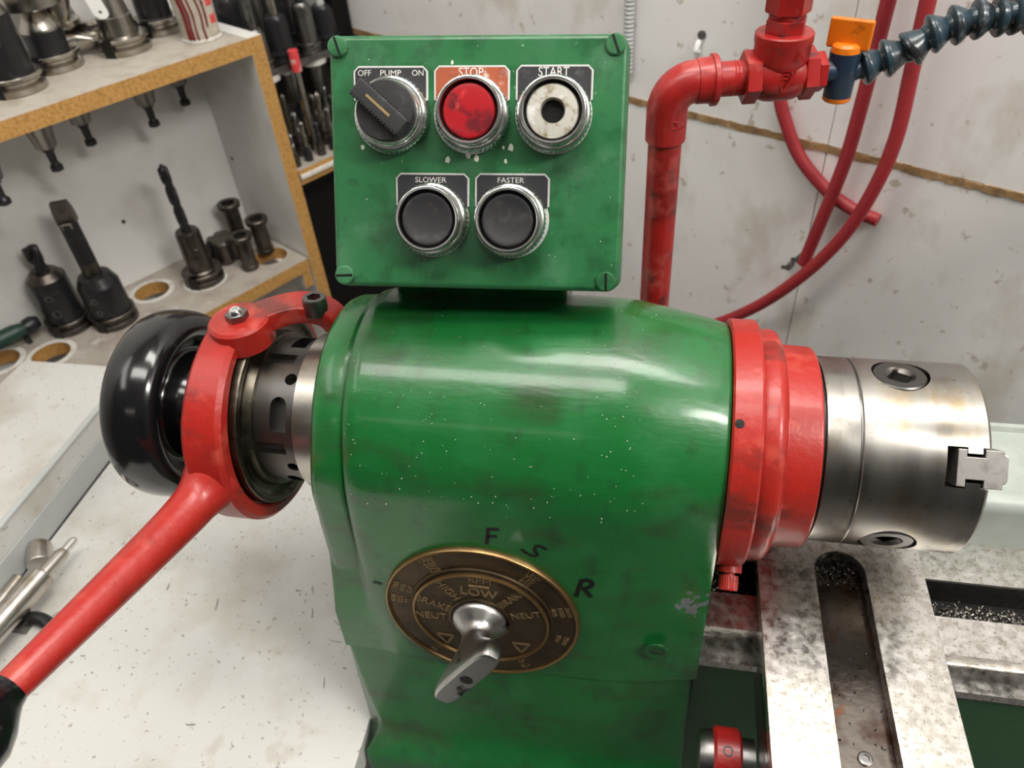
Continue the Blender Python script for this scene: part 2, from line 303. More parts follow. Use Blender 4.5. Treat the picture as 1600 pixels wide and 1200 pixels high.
# ================================================================ the room (cabinet / wall frame: U along the cabinet, D into it)
U = V(0.53, 0.848, 0).normalized(); D = V(-U.y, U.x, 0); Z = V(0, 0, 1); X = V(1, 0, 0); Y = V(0, 1, 0)
CO = V(-606.9, 689.1, 64.3)
def cab(u, d, z): return V(CO.x, CO.y, 0)+U*u+D*d+Z*z
def slab(g, u0, u1, d0, d1, z0, z1, bev=0.0):
    M = Matrix((U, D, Z)).transposed(); c = cab((u0+u1)/2, (d0+d1)/2, (z0+z1)/2)
    return box(g, c, (u1-u0, d1-d0, z1-z0), bev, M)
WU = 500-U.dot(V(CO.x, CO.y, 0))          # right-hand wall face
FL, CE, DW = -1150, 1680, 212
struct('floor', slab(G(), -4100, WU+100, -4100, DW+100, FL-60, FL), FLOORM)
struct('ceiling', slab(G(), -4100, WU+100, -4100, DW+100, CE, CE+60), CEIL)
wr = struct('wall_right', slab(G(), WU, WU+100, -4100, DW+100, FL, CE), SEAM)
struct('wall_left', slab(G(), -4100, WU, DW, DW+100, FL, CE), LAMW)
struct('wall_back', slab(G(), -4100, -4000, -4100, DW, FL, CE), DARKWALL)
struct('wall_front', slab(G(), -4000, WU, -4100, -4000, FL, CE), DARKWALL)
def wallpt(x_, y_): return None
# painted boards on the right wall, brown joint showing between them
vs_d = D.dot(V(182, 476, 0)-V(CO.x, CO.y, 0))
for d0, d1, z0, z1 in ((vs_d+0.3, DW, 7.2, CE), (-4000, vs_d-0.3, 7.2, CE), (vs_d+0.5, DW, FL, 0), (-4000, vs_d-0.5, FL, 0)):
    obj('wall_board', slab(G(), WU-4, WU, d0, d1, z0, z1, 0.8), WALLW, wr)
jg = G()
pts = []
for i in range(161):
    d = DW-6-i*9; pts.append(d)
for a, b in zip(pts, pts[1:]):
    h = random.uniform(0.8, 2.6); w0 = random.uniform(-1.5, 0.5); slab(jg, WU-4-h*0.7, WU, b, a, w0, 7.2+random.uniform(-0.8, 1.6))
obj('joint_filler', jg, SEAM, wr)
def wallp(p, off=0.0):   # drop a point onto the wall face
    p = Vector(p); return p+U*(500-4-off-U.dot(p))
g = G(); c = wallp((240, 440, 4)); M = Matrix((U, D, Z)).transposed()
for i in range(5): box(g, c+D*random.uniform(-5, 5)+Z*(-14+i*8)-U*0.3, (3, random.uniform(5, 10), 9), 0.8, M)
obj('joint_filler', g, SEAM, wr)
# chipped hook spot
hk = thing('wall_hook', 'small chipped white wall hook on the wall board above the brown joint', 'hook', wallp((37, 567, 90)))
g = G(); c = wallp((37, 567, 100)); lathe(g, [(0, 5), (2.5, 5), (3, 3.5), (3, 0)], c, -U, 20); obj('plate', g, STEELD, hk)
g = G(); c = wallp((35, 568, 84)); tube(g, smooth_path([c+Z*9-U*2, c+Z*5-U*5, c-U*7, c-Z*2-U*6, c-U*2-Z*3]), [3.5]*33, 10); obj('hook_arm', g, TAGW, hk)
# ribbed conduit down the wall
cd = thing('flexible_conduit', 'grey ribbed flexible conduit running down the white wall behind the control box', 'conduit', wallp((-51, 610, -200)))
p0 = wallp((-52, 610, 0), 8); prof = []
z = 40
while z < 330: prof += [(z, 5.2), (z+1.6, 6.6), (z+3.2, 6.6), (z+4.6, 5.2)]; z += 5
g = G(); lathe(g, prof, V(p0.x, p0.y, 0), (0, 0, 1), 16); obj('tube', g, GREYSHEET, cd)

# ================================================================ bench / stand
ZB = -281
st = thing('lathe_stand', 'pale painted steel stand top under the lathe, speckled with metal chips', 'stand', (-300, -100, FL))
g = G(); prism(g, [(-662, -560), (-228.5, -560), (-228.5, -108), (44, -108), (44, 170), (-40, 190), (-200, 262), (-662, 262)], (X, Y, Z), (0, 0, 0), ZB-30, ZB, 2); obj('stand_top', g, BENCH, st)
g = G(); prism(g, [(-640, -540), (-246, -540), (-246, -96), (30, -96), (30, 150), (-60, 170), (-220, 240), (-640, 240)], (X, Y, Z), (0, 0, 0), FL, ZB-30, 3); obj('stand_body', g, GREYSHEET, st)
# raised deck on the left
dk = thing('raised_deck', 'off-white raised sheet metal deck with grey side left of the handwheel', 'deck', (-745, 100, FL))
g = G(); box(g, (-748, 0, -232), (166, 540, 30), 1.5); obj('deck_top', g, BENCH, dk)
g = G(); box(g, (-668, 0, -264), (9, 538, 34), 0.6); obj('side_panel', g, GREYSHEET, dk)
g = G(); box(g, (-667.2, 0, -216.4), (8, 540, 4), 1.5); obj('edge_lip', g, GREYSHEET, dk)
g = G(); box(g, (-752, 0, (FL-247)/2), (150, 520, -247-FL), 2); obj('deck_body', g, GREYSHEET, dk)
dk2 = thing('side_deck', 'narrow off-white deck plate beyond the dark gap at the far left edge', 'deck', (-880, 20, FL))
g = G(); box(g, (-886, -40, -232), (104, 380, 30), 1.5); obj('deck_top', g, BENCH, dk2)
g = G(); box(g, (-886, -40, (FL-247)/2), (90, 360, -247-FL), 2); obj('deck_body', g, GREYSHEET, dk2)

# ================================================================ lathe bed (right)
bed = thing('lathe_bed', 'ground steel lathe bed with dark chip-filled slot and green base', 'lathe bed', (330, -20, FL))
def yz_prism(g, poly, x0, x1, bev=0.0): return prism(g, poly, (Y, Z, X), (0, 0, 0), x0, x1, bev)
X0, X1 = 46.5, 640
g = G(); yz_prism(g, [(-15, -115), (100, -115), (100, -142), (-15, -142)], X0, X1, 0.8); obj('rear_way', g, GROUND, bed)
g = G(); yz_prism(g, [(-77, -115), (-47, -115), (-47, -142), (-68, -142), (-68, -138)], X0, X1, 0.6); obj('front_way', g, GROUND, bed)
g = G(); yz_prism(g, [(-89, -142), (100, -142), (100, -150), (-89, -150)], X0, X1, 0.8); obj('way_base', g, GROUND, bed)
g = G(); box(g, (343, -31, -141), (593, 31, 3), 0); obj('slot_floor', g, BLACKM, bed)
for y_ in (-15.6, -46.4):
    g = G(); box(g, (343, y_, -128.2), (593, 1.0, 24.6), 0); obj('slot_dark_sheet', g, BLACKM, bed)  # thin black sheets added to darken the slot sides: depth shade and oil
g = G(); box(g, (343.2, 0, (-150+FL)/2), (592, 168, -150-FL), 3); obj('green_base', g, GREENBASE, bed)
def flakes(g, n, samp, lo, hi, curl=0.5):
    for _ in range(n):
        p = Vector(samp()); L_ = random.uniform(lo, hi); w = random.uniform(0.35, 0.9)*min(1.3, L_*0.3+0.3); a = random.uniform(0, 2*PI); t = V(math.cos(a), math.sin(a), random.uniform(-.25, .4)*curl).normalized()
        b = t.cross(Z).normalized(); nrm = b.cross(t); k = random.uniform(0.2, 1.2)*curl; R0 = L_/max(k*2, .05); vs = []
        for i in range(5):
            s = (i/4-0.5)*2*k; q = p+t*(R0*math.sin(s))+nrm*(R0*(1-math.cos(s)))+b*random.uniform(-.1, .1)
            vs += [q+b*w/2, q-b*w/2]
        g.add(vs, [[2*i, 2*i+1, 2*i+3, 2*i+2] for i in range(4)])
    return g
g = G(); flakes(g, 4200, lambda: (random.uniform(207, 636), random.uniform(-46, -24), -139+abs(random.gauss(0, 5))), 1.0, 3.5, 1.4)
flakes(g, 160, lambda: (random.uniform(48, 86), random.uniform(-46, -16), -138+abs(random.gauss(0, 3))), 2, 8, 1.4)
o = obj('swarf', g, CHIP, None, fixn=False); o['kind'] = 'stuff'; tag(o, 'loose steel swarf packed in the dark bed slot', 'swarf')
# rear splash ledge
g = G(); prof = [(22, -115)]+[(22+12-12*math.cos(a), -78+12*math.sin(a)) for a in [PI/2*k/6 for k in range(7)]]+[(98, -64), (100, -60), (104, -60), (104, -68), (96, -72), (96, -115)]
yz_prism(g, prof, 206, 640); tag(obj('splash_ledge', g, GALV, None, 50), 'pale green-grey enamelled splash ledge standing on the bed behind the chuck', 'ledge')

# cross slide
cs = thing('cross_slide', 'ground steel cross slide table with one wide oily T-slot below the chuck', 'cross slide', (147, -120, -115))
def arc(cx, cy, r, a0, a1, n): return [(cx+r*math.cos(a0+(a1-a0)*i/n), cy+r*math.sin(a0+(a1-a0)*i/n)) for i in range(n+1)]
sx0, sx1, sl, sr = 88.5, 206, 129.5, 165
poly = [(sl, -330), (sl, -31)]+arc((sl+sr)/2, -31, (sr-sl)/2, PI, 0, 14)+[(sr, -330), (sx1, -330), (sx1, 18), (sx0, 18), (sx0, -330)]
g = G(); prism(g, poly, (X, Y, Z), (0, 0, 0), -106, -95, 0.7); obj('table_top', g, GROUND, cs)
g = G(); box(g, (147.2, -156, -110.5), (117.4, 348, 9), 0.4); obj('slot_floor', g, OILY, cs)
g = G(); box(g, (147.2, -214, -131), (116, 232, 32), 0.8); obj('apron', g, STEELD, cs)
g = G(); lathe(g, [(0, 4.5), (1.2, 4.5), (1.6, 3.8), (1.6, 2.4), (0.4, 2.2), (0.4, 0)], (147, -163, -106), (0, 0, 1), 18); obj('slot_screw', g, STEELD, cs)
g = G(); flakes(g, 420, lambda: (random.gauss(147, 8), -22+random.gauss(0, 7), -105.5+abs(random.gauss(0, 2))), 1.0, 4, 1.3); 
flakes(g, 60, lambda: (random.uniform(131, 163), random.uniform(-160, -30), -105.6), 0.8, 2.5, 0.6)
g.v = [p if (sl+1 < p.x < sr-1 and p.y < -15) else V(min(max(p.x, sl+2), sr-2), min(p.y, -17), p.z) for p in g.v]
o = obj('swarf', g, BLACKM, None, fixn=False); o['kind'] = 'stuff'; tag(o, 'black oily swarf heaped at the rounded end of the T-slot', 'swarf')

# red clamp collar on the shaft beside the table
ck = thing('clamp_collar', 'red painted collar with oil hole on a short steel shaft left of the cross slide', 'collar', (66, -150, ZB))
AX = V(6, -150, -160)
g = G(); lathe(g, [(54, 0), (54, 17), (56, 19.5), (71, 19.5), (73, 17), (73, 0)], AX, X, 40); obj('collar', g, REDPIPE, ck)
g = G(); hd = V(0, -0.22, 0.975).normalized(); lathe(g, [(19.0, 3.4), (19.9, 3.4), (19.9, 2.5), (17, 2.3), (17, 0)], AX+X*63, hd, 18); obj('oil_hole', g, BLACKM, ck)
g = G(); lathe(g, [(43, 0), (43, 12), (45, 15.5), (49, 17), (54.3, 17), (54.3, 0)], AX, X, 40); obj('shaft_end', g, STEELD, ck)
g = G(); lathe(g, [(72.7, 0), (72.7, 14), (82, 14), (82, 0)], AX, X, 40); obj('shaft', g, STEELD, ck)

# ================================================================ headstock
hs = thing('lathe_headstock', 'glossy green painted lathe headstock casting with arched top', 'headstock', (-90, 0, ZB))
def lean(p):
    t = min(1, max(0, (55-p.z)/95)); t = t*t*(3-2*t); k = min(1, max(0, (-188-p.x)/14)); p.x -= 9.5*t*k; return p
def arch(x, R, zb, slope=0.065, n=40, cyo=0.0):
    t = math.atan(slope); pts = []
    zs = [zb, -142, -122, -100, -70, -35]
    for z in zs:
        q = min(1, max(0, (-70-z)/50)); Rb = R+(max(R, 90.5)-R)*q if x < -150 else R
        pts.append(V(x, -Rb/math.cos(t)+slope*z, z))
    for i in range(n+1):
        a = PI-(-t)*-1-(PI-t)*i/n if False else (PI - t) - (PI - t)*i/n
        pts.append(V(x, R*math.cos(a), R*math.sin(a)*(1.08-0.05*min(1, max(0, (x+15)/65)))))
    for z in zs[::-1]: pts.append(V(x, R, z))
    return [lean(p) for p in pts]
g = G(); secs = []
for x, R in ((-219, 72), (-218, 77), (-214, 80), (-197, 83), (-195, 84.5), (-193.5, 88), (-191, 90.6), (-187, 91.8), (-182, 92.2), (-140, 92.2), (-90, 92.2), (-45, 92.2), (-24, 92.0), (-12, 91.2), (0, 89.8), (15, 87.6), (30, 85), (42, 82.8), (48, 81.4), (50.4, 80)):
    secs.append(arch(x, R, -166))
loft(g, secs, True); obj('main_casting', g, GREEN, hs, 30)
# end plate, rounded tongue reaching down the left end
g = G(); secs = []
def tongue(x, R, zb):
    pts = [V(x, -R+14+0.0, zb)]
    for k in range(5): a = PI*1.5-(PI/2)*k/4; pts.append(V(x, -R+14+14*math.cos(a), zb+14+14*math.sin(a)))
    for i in range(41): a = PI-PI*i/40; pts.append(V(x, R*math.cos(a), R*math.sin(a)*1.05))
    for k in range(5): a = -(PI/2)*k/4; pts.append(V(x, R-14+14*math.cos(a), zb+14+14*math.sin(a)))
    return [lean(p) for p in pts]
for x, R in ((-217.5, 80), (-217, 83.5), (-215, 86), (-211, 87.8), (-202, 88.4), (-197, 88.4), (-194.5, 87)): secs.append(tongue(x, R, -104))
loft(g, secs, True); obj('end_plate', g, GREEN, hs, 30)
# base below the crease
g = G(); secs = []
for x, k, kt in ((-227.5, 3, 0), (-225, 0.8, 0), (-221, 0, 0), (-60, 0, 0), (-24, 0, 0), (0, 0, 2.6), (30, 0, 7.6), (42, 0, 9.8), (45, 0.8, 10.2), (47, 3, 11)):
    c_ = lambda z_: k+kt*(1-0.55*min(1, (-166-z_)/100)) if z_ < -166 else k+kt
    P = [(-101.5+c_(-166), -166, 0), (-107+c_(-200), -200, 3), (-113+c_(-236), -236, 8), (-118+c_(-258), -258, 13), (-122+c_(-268), -268, 13), (-129+c_(-277), -277, 9), (-135+c_(-288), -288, 2), (-138+c_(-300), -300, 1.5), (-139+c_(-345), -345, 1.5), (-110, -345, 1.5), (-110, ZB+0.2, 1.5), (90, ZB+0.2, 1), (90, -166, 0)]
    secs.append([V(x+(s_ if x < -200 else 0), y_, z_) for y_, z_, s_ in P])
loft(g, secs, True); obj('base', g, GREEN, hs, 30)
FACE = (X, V(0, 0.065, 1).normalized(), V(0, -1, 0.065).normalized())
def facept(x, z, h=0.0): return V(x, -92.4+0.065*z, z)+FACE[2]*h
g = G(); lathe(g, [(-0.5, 9), (0.6, 9), (0.9, 7), (0.3, 6), (0.25, 5), (0.25, 0)], facept(18, -119.5), FACE[2], 26); obj('plug_screw', g, GREENBASE, hs)
g = G(); box(g, facept(18, -119.5, 0.55), (9.4, 0.7, 1.3), 0.2); obj('plug_slot', g, BLACKM, hs)
# marker letters
def stroke_obj(name, strokes, org, w, sm=True):
    g = G()
    for s in strokes: ribbon(g, [(p.x, p.y) for p in smooth_path([(a, b, 0) for a, b in s], 5)] if sm and len(s) > 2 else s, w, FACE, org, 0.35)
    return obj(name, g, INK, hs)
stroke_obj('marker_letter', [[(-3.5, -8), (-1.5, 7)], [(-2.5, 7), (6, 8)], [(-3, 0), (4, 1)]], facept(-96, -13), 2.6)
stroke_obj('marker_letter', [[(-9, 2.5), (-5, -1), (-0.5, -3), (1.5, -1), (0, 3), (1, 7), (4, 7.5), (8, 5)]], facept(-67, -25), 2.2)
stroke_obj('marker_letter', [[(-5.5, -9), (-1.5, 8.5)], [(-2.5, 8), (3, 10), (6, 6.5), (3, 2), (-2, 0)], [(0, 1), (5, -8)]], facept(-34.5, -57), 3.0)
stroke_obj('marker_mark', [[(-3.5, 0.6), (3.5, -0.6)]], facept(-186, -77), 1.8, False)
# rear bracket by the closer link
g = G(); box(g, (-212, 50, 52), (40, 26, 16), 2); obj('rear_bracket', g, GREYSHEET, hs)
g = G(); box(g, (-212, 52, 36.5), (38, 30, 15), 2); obj('rear_bracket_base', g, GREEN, hs)
# pale dust on the paint
def on_arch():
    x = random.uniform(-190, 40); a = random.uniform(0.35, 0.98)*PI; R = 92.6 if x < -14 else 92.4-(x+14)*0.19; return (x, R*math.cos(a), R*math.sin(a)*(1.08-0.05*min(1, max(0, (x+15)/65)))+0.2)
g = G(); flakes(g, 240, on_arch, 0.4, 1.0, 0.3)
o = obj('metal_dust', g, FLECK, None, fixn=False); o['kind'] = 'stuff'; tag(o, 'tiny pale metal flecks scattered over the green headstock', 'metal dust')

# ---------------------------------------------------------------- speed dial
DC = facept(-109, -97.5)
dial = thing('speed_dial', 'round aged brass speed selector dial with raised lettering on the green front', 'dial', DC)
n = FACE[2]
g = G(); lathe(g, [(-1, 0), (-1, 72.3), (2.4, 72.3), (2.4, 0)], DC, n, 96, (FACE[0], FACE[1], n)); od = obj('outer_plate', g, BRASS, dial)
g = G(); lathe(g, [(0, 72.3), (2.6, 72.4), (3.9, 71.6), (4.2, 70.6), (3.8, 69.6), (2.3, 69.2), (2.3, 69.2)], DC, n, 96); obj('outer_rim', g, BRASSR, od)
g = G(); lathe(g, [(2, 0), (2, 53.2), (3.2, 53.4), (4.2, 52.6), (4.2, 51.2), (3.0, 50.9), (3, 0)], DC, n, 96); obj('step_ring', g, BRASS, od)
g = G(); lathe(g, [(2, 0), (2, 50.6), (5.6, 50.6), (5.6, 0)], DC, n, 96); idl = obj('inner_plate', g, BRASS, dial)
g = G(); lathe(g, [(5.0, 50.6), (6.8, 50.6), (7.4, 49.9), (7.4, 48.9), (5.5, 48.4)], DC, n, 96); obj('inner_rim', g, BRASSR, idl)
g = G(); lathe(g, [(5.4, 23.5), (7.0, 23.2), (7.4, 22), (6.6, 20.8), (5.4, 20.5)], DC, n, 64); obj('hub_ring', g, BRASS, idl)
def dtext(s, r, ang, size, rot, h, par, name='lettering', bold=0.0, sx=1.0):
    a = math.radians(ang); c = DC+FACE[0]*r*math.cos(a)+FACE[1]*r*math.sin(a)+n*h; q = math.radians(rot)
    e1 = FACE[0]*math.cos(q)+FACE[1]*math.sin(q); e2 = n.cross(e1)
    return obj(name, text_g(s, size, (e1, e2, n), c, 0.55, 'CENTER', bold, sx), BRASSL, par)
dtext('RPM', 44.5, 86, 9.0, -4, 5.8, idl); dtext('LOW', 30.5, 88, 11.5, -4, 5.8, idl, bold=0.1)
g = G(); box(g, DC+FACE[0]*2+FACE[1]*37.5+n*5.9, (15, 1.0, 2.2), 0.3); obj('lettering_bar', g, BRASSL, idl)
dtext('HIGH', 36.5, 126, 9.5, -54, 5.8, idl); dtext('BRAKE', 36.5, 160, 9.5, -22, 5.8, idl); dtext('NEUT.', 36.5, 184, 9.5, 2, 5.8, idl)
dtext('BRAKE', 36.5, 48, 9.0, 48, 5.8, idl); dtext('NEUT.', 36.5, 17, 9.0, 17, 5.8, idl)
def arrow(ang, par, rot):
    a = math.radians(ang); c = DC+FACE[0]*40*math.cos(a)+FACE[1]*40*math.sin(a)+n*5.8; q = math.radians(rot)
    e1 = FACE[0]*math.cos(q)+FACE[1]*math.sin(q); e2 = n.cross(e1); g = G(); tri = [(-6, -5), (6, -5), (0, 6)]
    for i in range(3):
        A = Vector(tri[i]); B = Vector(tri[(i+1) % 3]); ribbon(g, [A, B], 1.6, (e1, e2, n), c, 0.8)
    obj('pointer_mark', g, BRASSL, par)
arrow(222, idl, 60); arrow(-42, idl, -60)
def numbers(lines, ang, rot, base=66.5, step=-5.6, size=6.0):
    for i, s in enumerate(lines): dtext(s, base+i*step, ang, size, rot, 2.7, od, 'speed_number')
numbers(['1900', '500', '225', 'T'], 122, 22); numbers(['1800', '750', '600', 'T'], 52, -38)
numbers(['700', '855', '327', 'T'], 158, 68, 66, -5.4, 5.4); numbers(['450', '155', '75', 'T'], 172, 82, 66, -5.4, 5.4)
numbers(['3000', '1000', '400', 'T'], 14, -76, 66, -5.4, 5.4); numbers(['2500', '850'], -17, -107, 64, -5.6, 5.4); numbers(['170', '60'], -62, -152, 64, -5.6, 5.4)
numbers(['95', '35'], -130, 140, 64, -5.6, 5.4)
# knob: hub dome flowing into a flat wing
kd = V(0.56, 0, 0.83).normalized(); k1 = (FACE[0]*kd.x+FACE[1]*kd.z).normalized(); k2 = n.cross(k1)
g = G(); secs = []
for h, a, b, p in ((5.6, 20.5, 20.5, 2), (8, 20.5, 20.5, 2), (11, 19.2, 19, 2), (15, 15, 13.5, 2), (20, 11.8, 9.6, 2), (26, 13.5, 8.4, 2.3), (31, 19, 8.2, 2.6), (36, 27, 8.2, 3), (40, 34, 8.4, 3.6), (45, 37.6, 8.8, 4), (51, 38.6, 9, 4), (54.5, 37.8, 8.4, 4), (55.6, 35.5, 7, 4)):
    sec = []
    for i in range(48):
        t = 2*PI*i/48; c_, s_ = math.cos(t), math.sin(t)
        sec.append(DC+n*h+k1*(a*math.copysign(abs(c_)**(2/p), c_))+k2*(b*math.copysign(abs(s_)**(2/p), s_)))
    secs.append(sec)
loft(g, secs, True); kn = obj('knob', g, SATIN, dial, 50)
g = G(); lathe(g, [(54, 4.6), (55.75, 4.6), (55.75, 0)], DC+k1*2, n, 20); obj('pin_hole', g, BLACKM, kn)

# ================================================================ spindle guard, chuck
gd = thing('spindle_guard', 'stepped red painted guard ring between the green headstock and the steel chuck', 'guard', (80, 0, -95))
g = G(); lathe(g, [(51, 66), (51, 84.5), (52.2, 86), (68, 86), (69.6, 84.6), (69.6, 66)], (0, 0, 0), X, 96); obj('flange', g, RED, gd)
g = G(); lathe(g, [(69.4, 66), (69.4, 78), (73, 79.5), (79, 80), (82, 79), (84.2, 76), (85, 72), (85.6, 70.6), (86.5, 70.0), (105.5, 69.2), (107, 68), (107, 64.8), (90, 64.8)], (0, 0, 0), X, 96); obj('sleeve', g, RED, gd)
g = G(); lathe(g, [(50.4, 60), (50.4, 76), (51.2, 76), (51.2, 60)], (0, 0, 0), X, 72); obj('spacer', g, BLACKM, gd)
bd = V(0, -0.72, -0.69).normalized()
g = G(); tube(g, [V(62, 0, 0)+V(0, -.80, -.60)*78, V(62, 0, 0)+V(0, -.80, -.60)*90], 8.5, 20); obj('screw_lug', g, RED, gd)
sa = V(0, -.80, -.60)
g = G(); e1, e2, a_ = frame(sa); secs = []
def knurl(t, r): return [V(62, 0, 0)+sa*t+(e1*math.cos(2*PI*k/48)+e2*math.sin(2*PI*k/48))*(r*(1 if k % 2 else 0.95)) for k in range(48)]
def plain(t, r): return [V(62, 0, 0)+sa*t+(e1*math.cos(2*PI*k/48)+e2*math.sin(2*PI*k/48))*r for k in range(48)]
loft(g, [plain(89.5, 4), plain(92, 4), plain(92, 6), knurl(92.6, 6.4), knurl(101, 6.4), plain(102, 5.8), plain(102, 3.6), plain(99, 3.4)], True); obj('clamp_screw', g, RED, gd, 25)
na = V(0, math.cos(math.radians(128)), math.sin(math.radians(128)))
g = G(); lathe(g, [(84.6, 3), (86.3, 2.8), (86.35, 0)], V(55, 0, 0), na, 14); obj('oil_notch', g, BLACKM, gd)

ch = thing('lathe_chuck', 'three-jaw steel lathe chuck with square key sockets beside the red guard', 'chuck', (160, 0, -63.5))
g = G(); lathe(g, [(109.6, 0), (109.6, 61), (110, 63.0), (110.8, 63.5), (129.2, 63.5), (129.8, 63), (129.8, 0)], (0, 0, 0), X, 128); obj('back_plate', g, STEEL, ch)
g = G(); lathe(g, [(107.2, 0), (107.2, 61.5), (109.7, 61.5), (109.7, 0)], (0, 0, 0), X, 96); obj('rear_groove', g, BLACKM, ch)
g = G(); lathe(g, [(129.6, 0), (129.6, 62.2), (131.2, 62.2), (131.2, 0)], (0, 0, 0), X, 128); obj('groove', g, STEELD, ch)
g = G(); lathe(g, [(131.0, 0), (131.0, 63), (131.6, 63.5), (201, 63.5), (203, 61.5), (203.2, 16), (185, 15), (185, 0)], (0, 0, 0), X, 128)
def rad(deg): a = math.radians(deg); return V(0, math.cos(a), math.sin(a))
bodyo = obj('body', g, STEEL, ch); cut = G()
IB = [(178, -12.4), (189.4, -12.4), (189.4, -8.8), (197.6, -8.8), (197.6, -12.6), (212, -12.6), (212, 12.6), (197.6, 12.6), (197.6, 8.8), (189.4, 8.8), (189.4, 12.4), (178, 12.4)]
for deg in (140, 260, 20):
    r = rad(deg); prism(cut, IB, (X, X.cross(r).normalized(), r), (0, 0, 0), 24, 75)
for deg in (81, 201, 321):
    lathe(cut, [(52, 0), (52, 17.4), (75, 17.4), (75, 0)], V(157.5, 0, 0), rad(deg), 48)
carve(bodyo, cut)
for deg in (81, 201, 321):
    g = G(); square_socket(g, V(157.5, 0, 0)+rad(deg)*55, rad(deg), 16.4, 7.2, 6.4, 8, 0.6); obj('pinion', g, BARREL, ch)
# jaws: I-shaped ends in their slots
for deg in (140, 260, 20):
    r = rad(deg); t = X.cross(r).normalized(); fr = (X, t, r)
    g = G(); prism(g, [(183.6, -11.3), (188.6, -11.3), (188.6, -6.8), (198.6, -6.8), (198.6, -11.5), (209, -11.5), (209, 11.5), (198.6, 11.5), (198.6, 6.8), (188.6, 6.8), (188.6, 11.3), (183.6, 11.3)], fr, (0, 0, 0), 24.5, 64.0, 0.4); jw = obj('jaw', g, JAWM, ch, 20)
    g = G(); prism(g, [(208.8, -9), (212.5, -9), (214, -7), (214, 7), (212.5, 9), (208.8, 9)], fr, (0, 0, 0), 18, 58, 0.6); obj('jaw_step', g, JAWM, jw, 20)

# ================================================================ control box
BC = V(-109.06, 16.55, 196.4)
bu = V(0.99592, 0.08437, -0.03205).normalized(); bn = V(0.08907, -0.86173, 0.49948).normalized(); bv = bn.cross(bu).normalized(); bu = bv.cross(bn).normalized()
BF = (bu, bv, bn); BM = Matrix(BF).transposed()
def bp(a, b, h=0.0): return BC+bu*a+bv*b+bn*h
def rrect(w, h, r, n=5):
    out = []
    for cx_, cy_, a0 in ((w/2-r, h/2-r, 0), (-w/2+r, h/2-r, PI/2), (-w/2+r, -h/2+r, PI), (w/2-r, -h/2+r, 1.5*PI)): out += arc(cx_, cy_, r, a0, a0+PI/2, n)
    return out
cb = thing('control_box', 'green painted switch box with three round controls over two black buttons', 'control box', (-109, 70, 92))
g = G(); prism(g, rrect(174.6, 145.6, 8), BF, BC, -7, 0, 3.4, (), 4); obj('cover', g, GREENBOX, cb)
g = G(); prism(g, rrect(169, 140, 6), BF, BC, -9.5, -6.8); obj('gasket', g, GREENBASE, cb)
g = G(); prism(g, rrect(177, 144, 7), BF, BC, -62, -9, 2.5); obj('enclosure', g, GREENBOX, cb)
g = G(); c = BC-bn*36-bv*70
prism(g, rrect(120, 34, 4), (X, Y, Z), V(-118, 42, 0), 72, 122, 1.5); obj('mounting_foot', g, GREEN, cb)
for a, b, rot in ((-81.5, 66.2, 1.9), (79.5, 66.6, 1.95), (-81, -66, 0.05), (79, -66.6, 1.6)):
    g = G(); lathe(g, [(-1, 5.9), (1.4, 5.9), (2.2, 5.2), (2.4, 4), (2.4, 0)], bp(a, b), bn, 28); sc_ = obj('cover_screw', g, GREENBOX, cb)
    g = G(); q = Matrix.Rotation(rot, 3, 'Z'); box(g, bp(a, b, 2.25), (10.4, 1.4, 0.6), 0, BM @ q); obj('screw_slot', g, BLACKM, sc_)
def legend(cx_, cy_, m, words, w=44.4):
    """plate with square top and round bottom, silver edge, painted face"""
    top = 27.0; R = 22.3
    def outline(k): return [(-w/2+k+3, top-k), (-w/2+k, top-k-3), (-w/2+k, 8)]+arc(0, 0, R-k, PI*0.89, PI*2.11, 22)+[(w/2-k, 8), (w/2-k, top-k-3), (w/2-k-3, top-k)]
    g = G(); prism(g, outline(0), BF, bp(cx_, cy_), 0, 1.1, 0.3); lp = obj('legend_plate', g, ALU, cb)
    inner = [(-w/2+3.2, top-1.1), (-w/2+1.2, top-3.2), (-w/2+1.2, 7.4), (-w/2+2.8, 6.2), (w/2-2.8, 6.2), (w/2-1.2, 7.4), (w/2-1.2, top-3.2), (w/2-3.2, top-1.1)]
    g = G(); prism(g, inner, BF, bp(cx_, cy_), 1.0, 1.35); obj('legend_face', g, m, lp)
    for s, a, sz, sx in words: obj('lettering', text_g(s, sz, BF, bp(cx_+a, cy_+top-4.1, 1.35), 0.15, 'CENTER', 0.0, sx), WHITEPRINT, lp)
def bezel(par, cx_, cy_, h=15.5, knurled=True):
    nn = 96; e1, e2, a = bu, bv, bn; c = bp(cx_, cy_)
    def kr(t, r, k): return [c+a*t+(e1*math.cos(2*PI*i/nn)+e2*math.sin(2*PI*i/nn))*(r*(1 if i % 2 or not k else 0.965)) for i in range(nn)]
    g = G(); loft(g, [kr(1.2, 21.0, 0), kr(1.6, 21.6, 1), kr(8.4, 21.6, 1), kr(9.0, 20.9, 0), kr(11.4, 20.4, 0), kr(12.0, 19.4, 0), kr(12.0, 14, 0)], False); obj('knurled_ring', g, CHROME, par, 20)
def button(name, cx_, cy_, capm, label):
    b = obj(name, lathe(G(), [(1, 14), (13, 16.4), (13, 0)], bp(cx_, cy_), bn, 48), BLACKB, cb, label=label)
    bezel(b, cx_, cy_)
    g = G(); lathe(g, [(11, 18.3), (12.5, 18.6), (14.5, 18.2), (17.5, 18.2), (18.2, 18.9), (20.6, 18.9), (21.6, 18.4), (21.9, 17.6), (21.7, 16.6), (20.6, 16.2), (13, 16.0)], bp(cx_, cy_), bn, 72); obj('chrome_rim', g, CHROME, b)
    return b
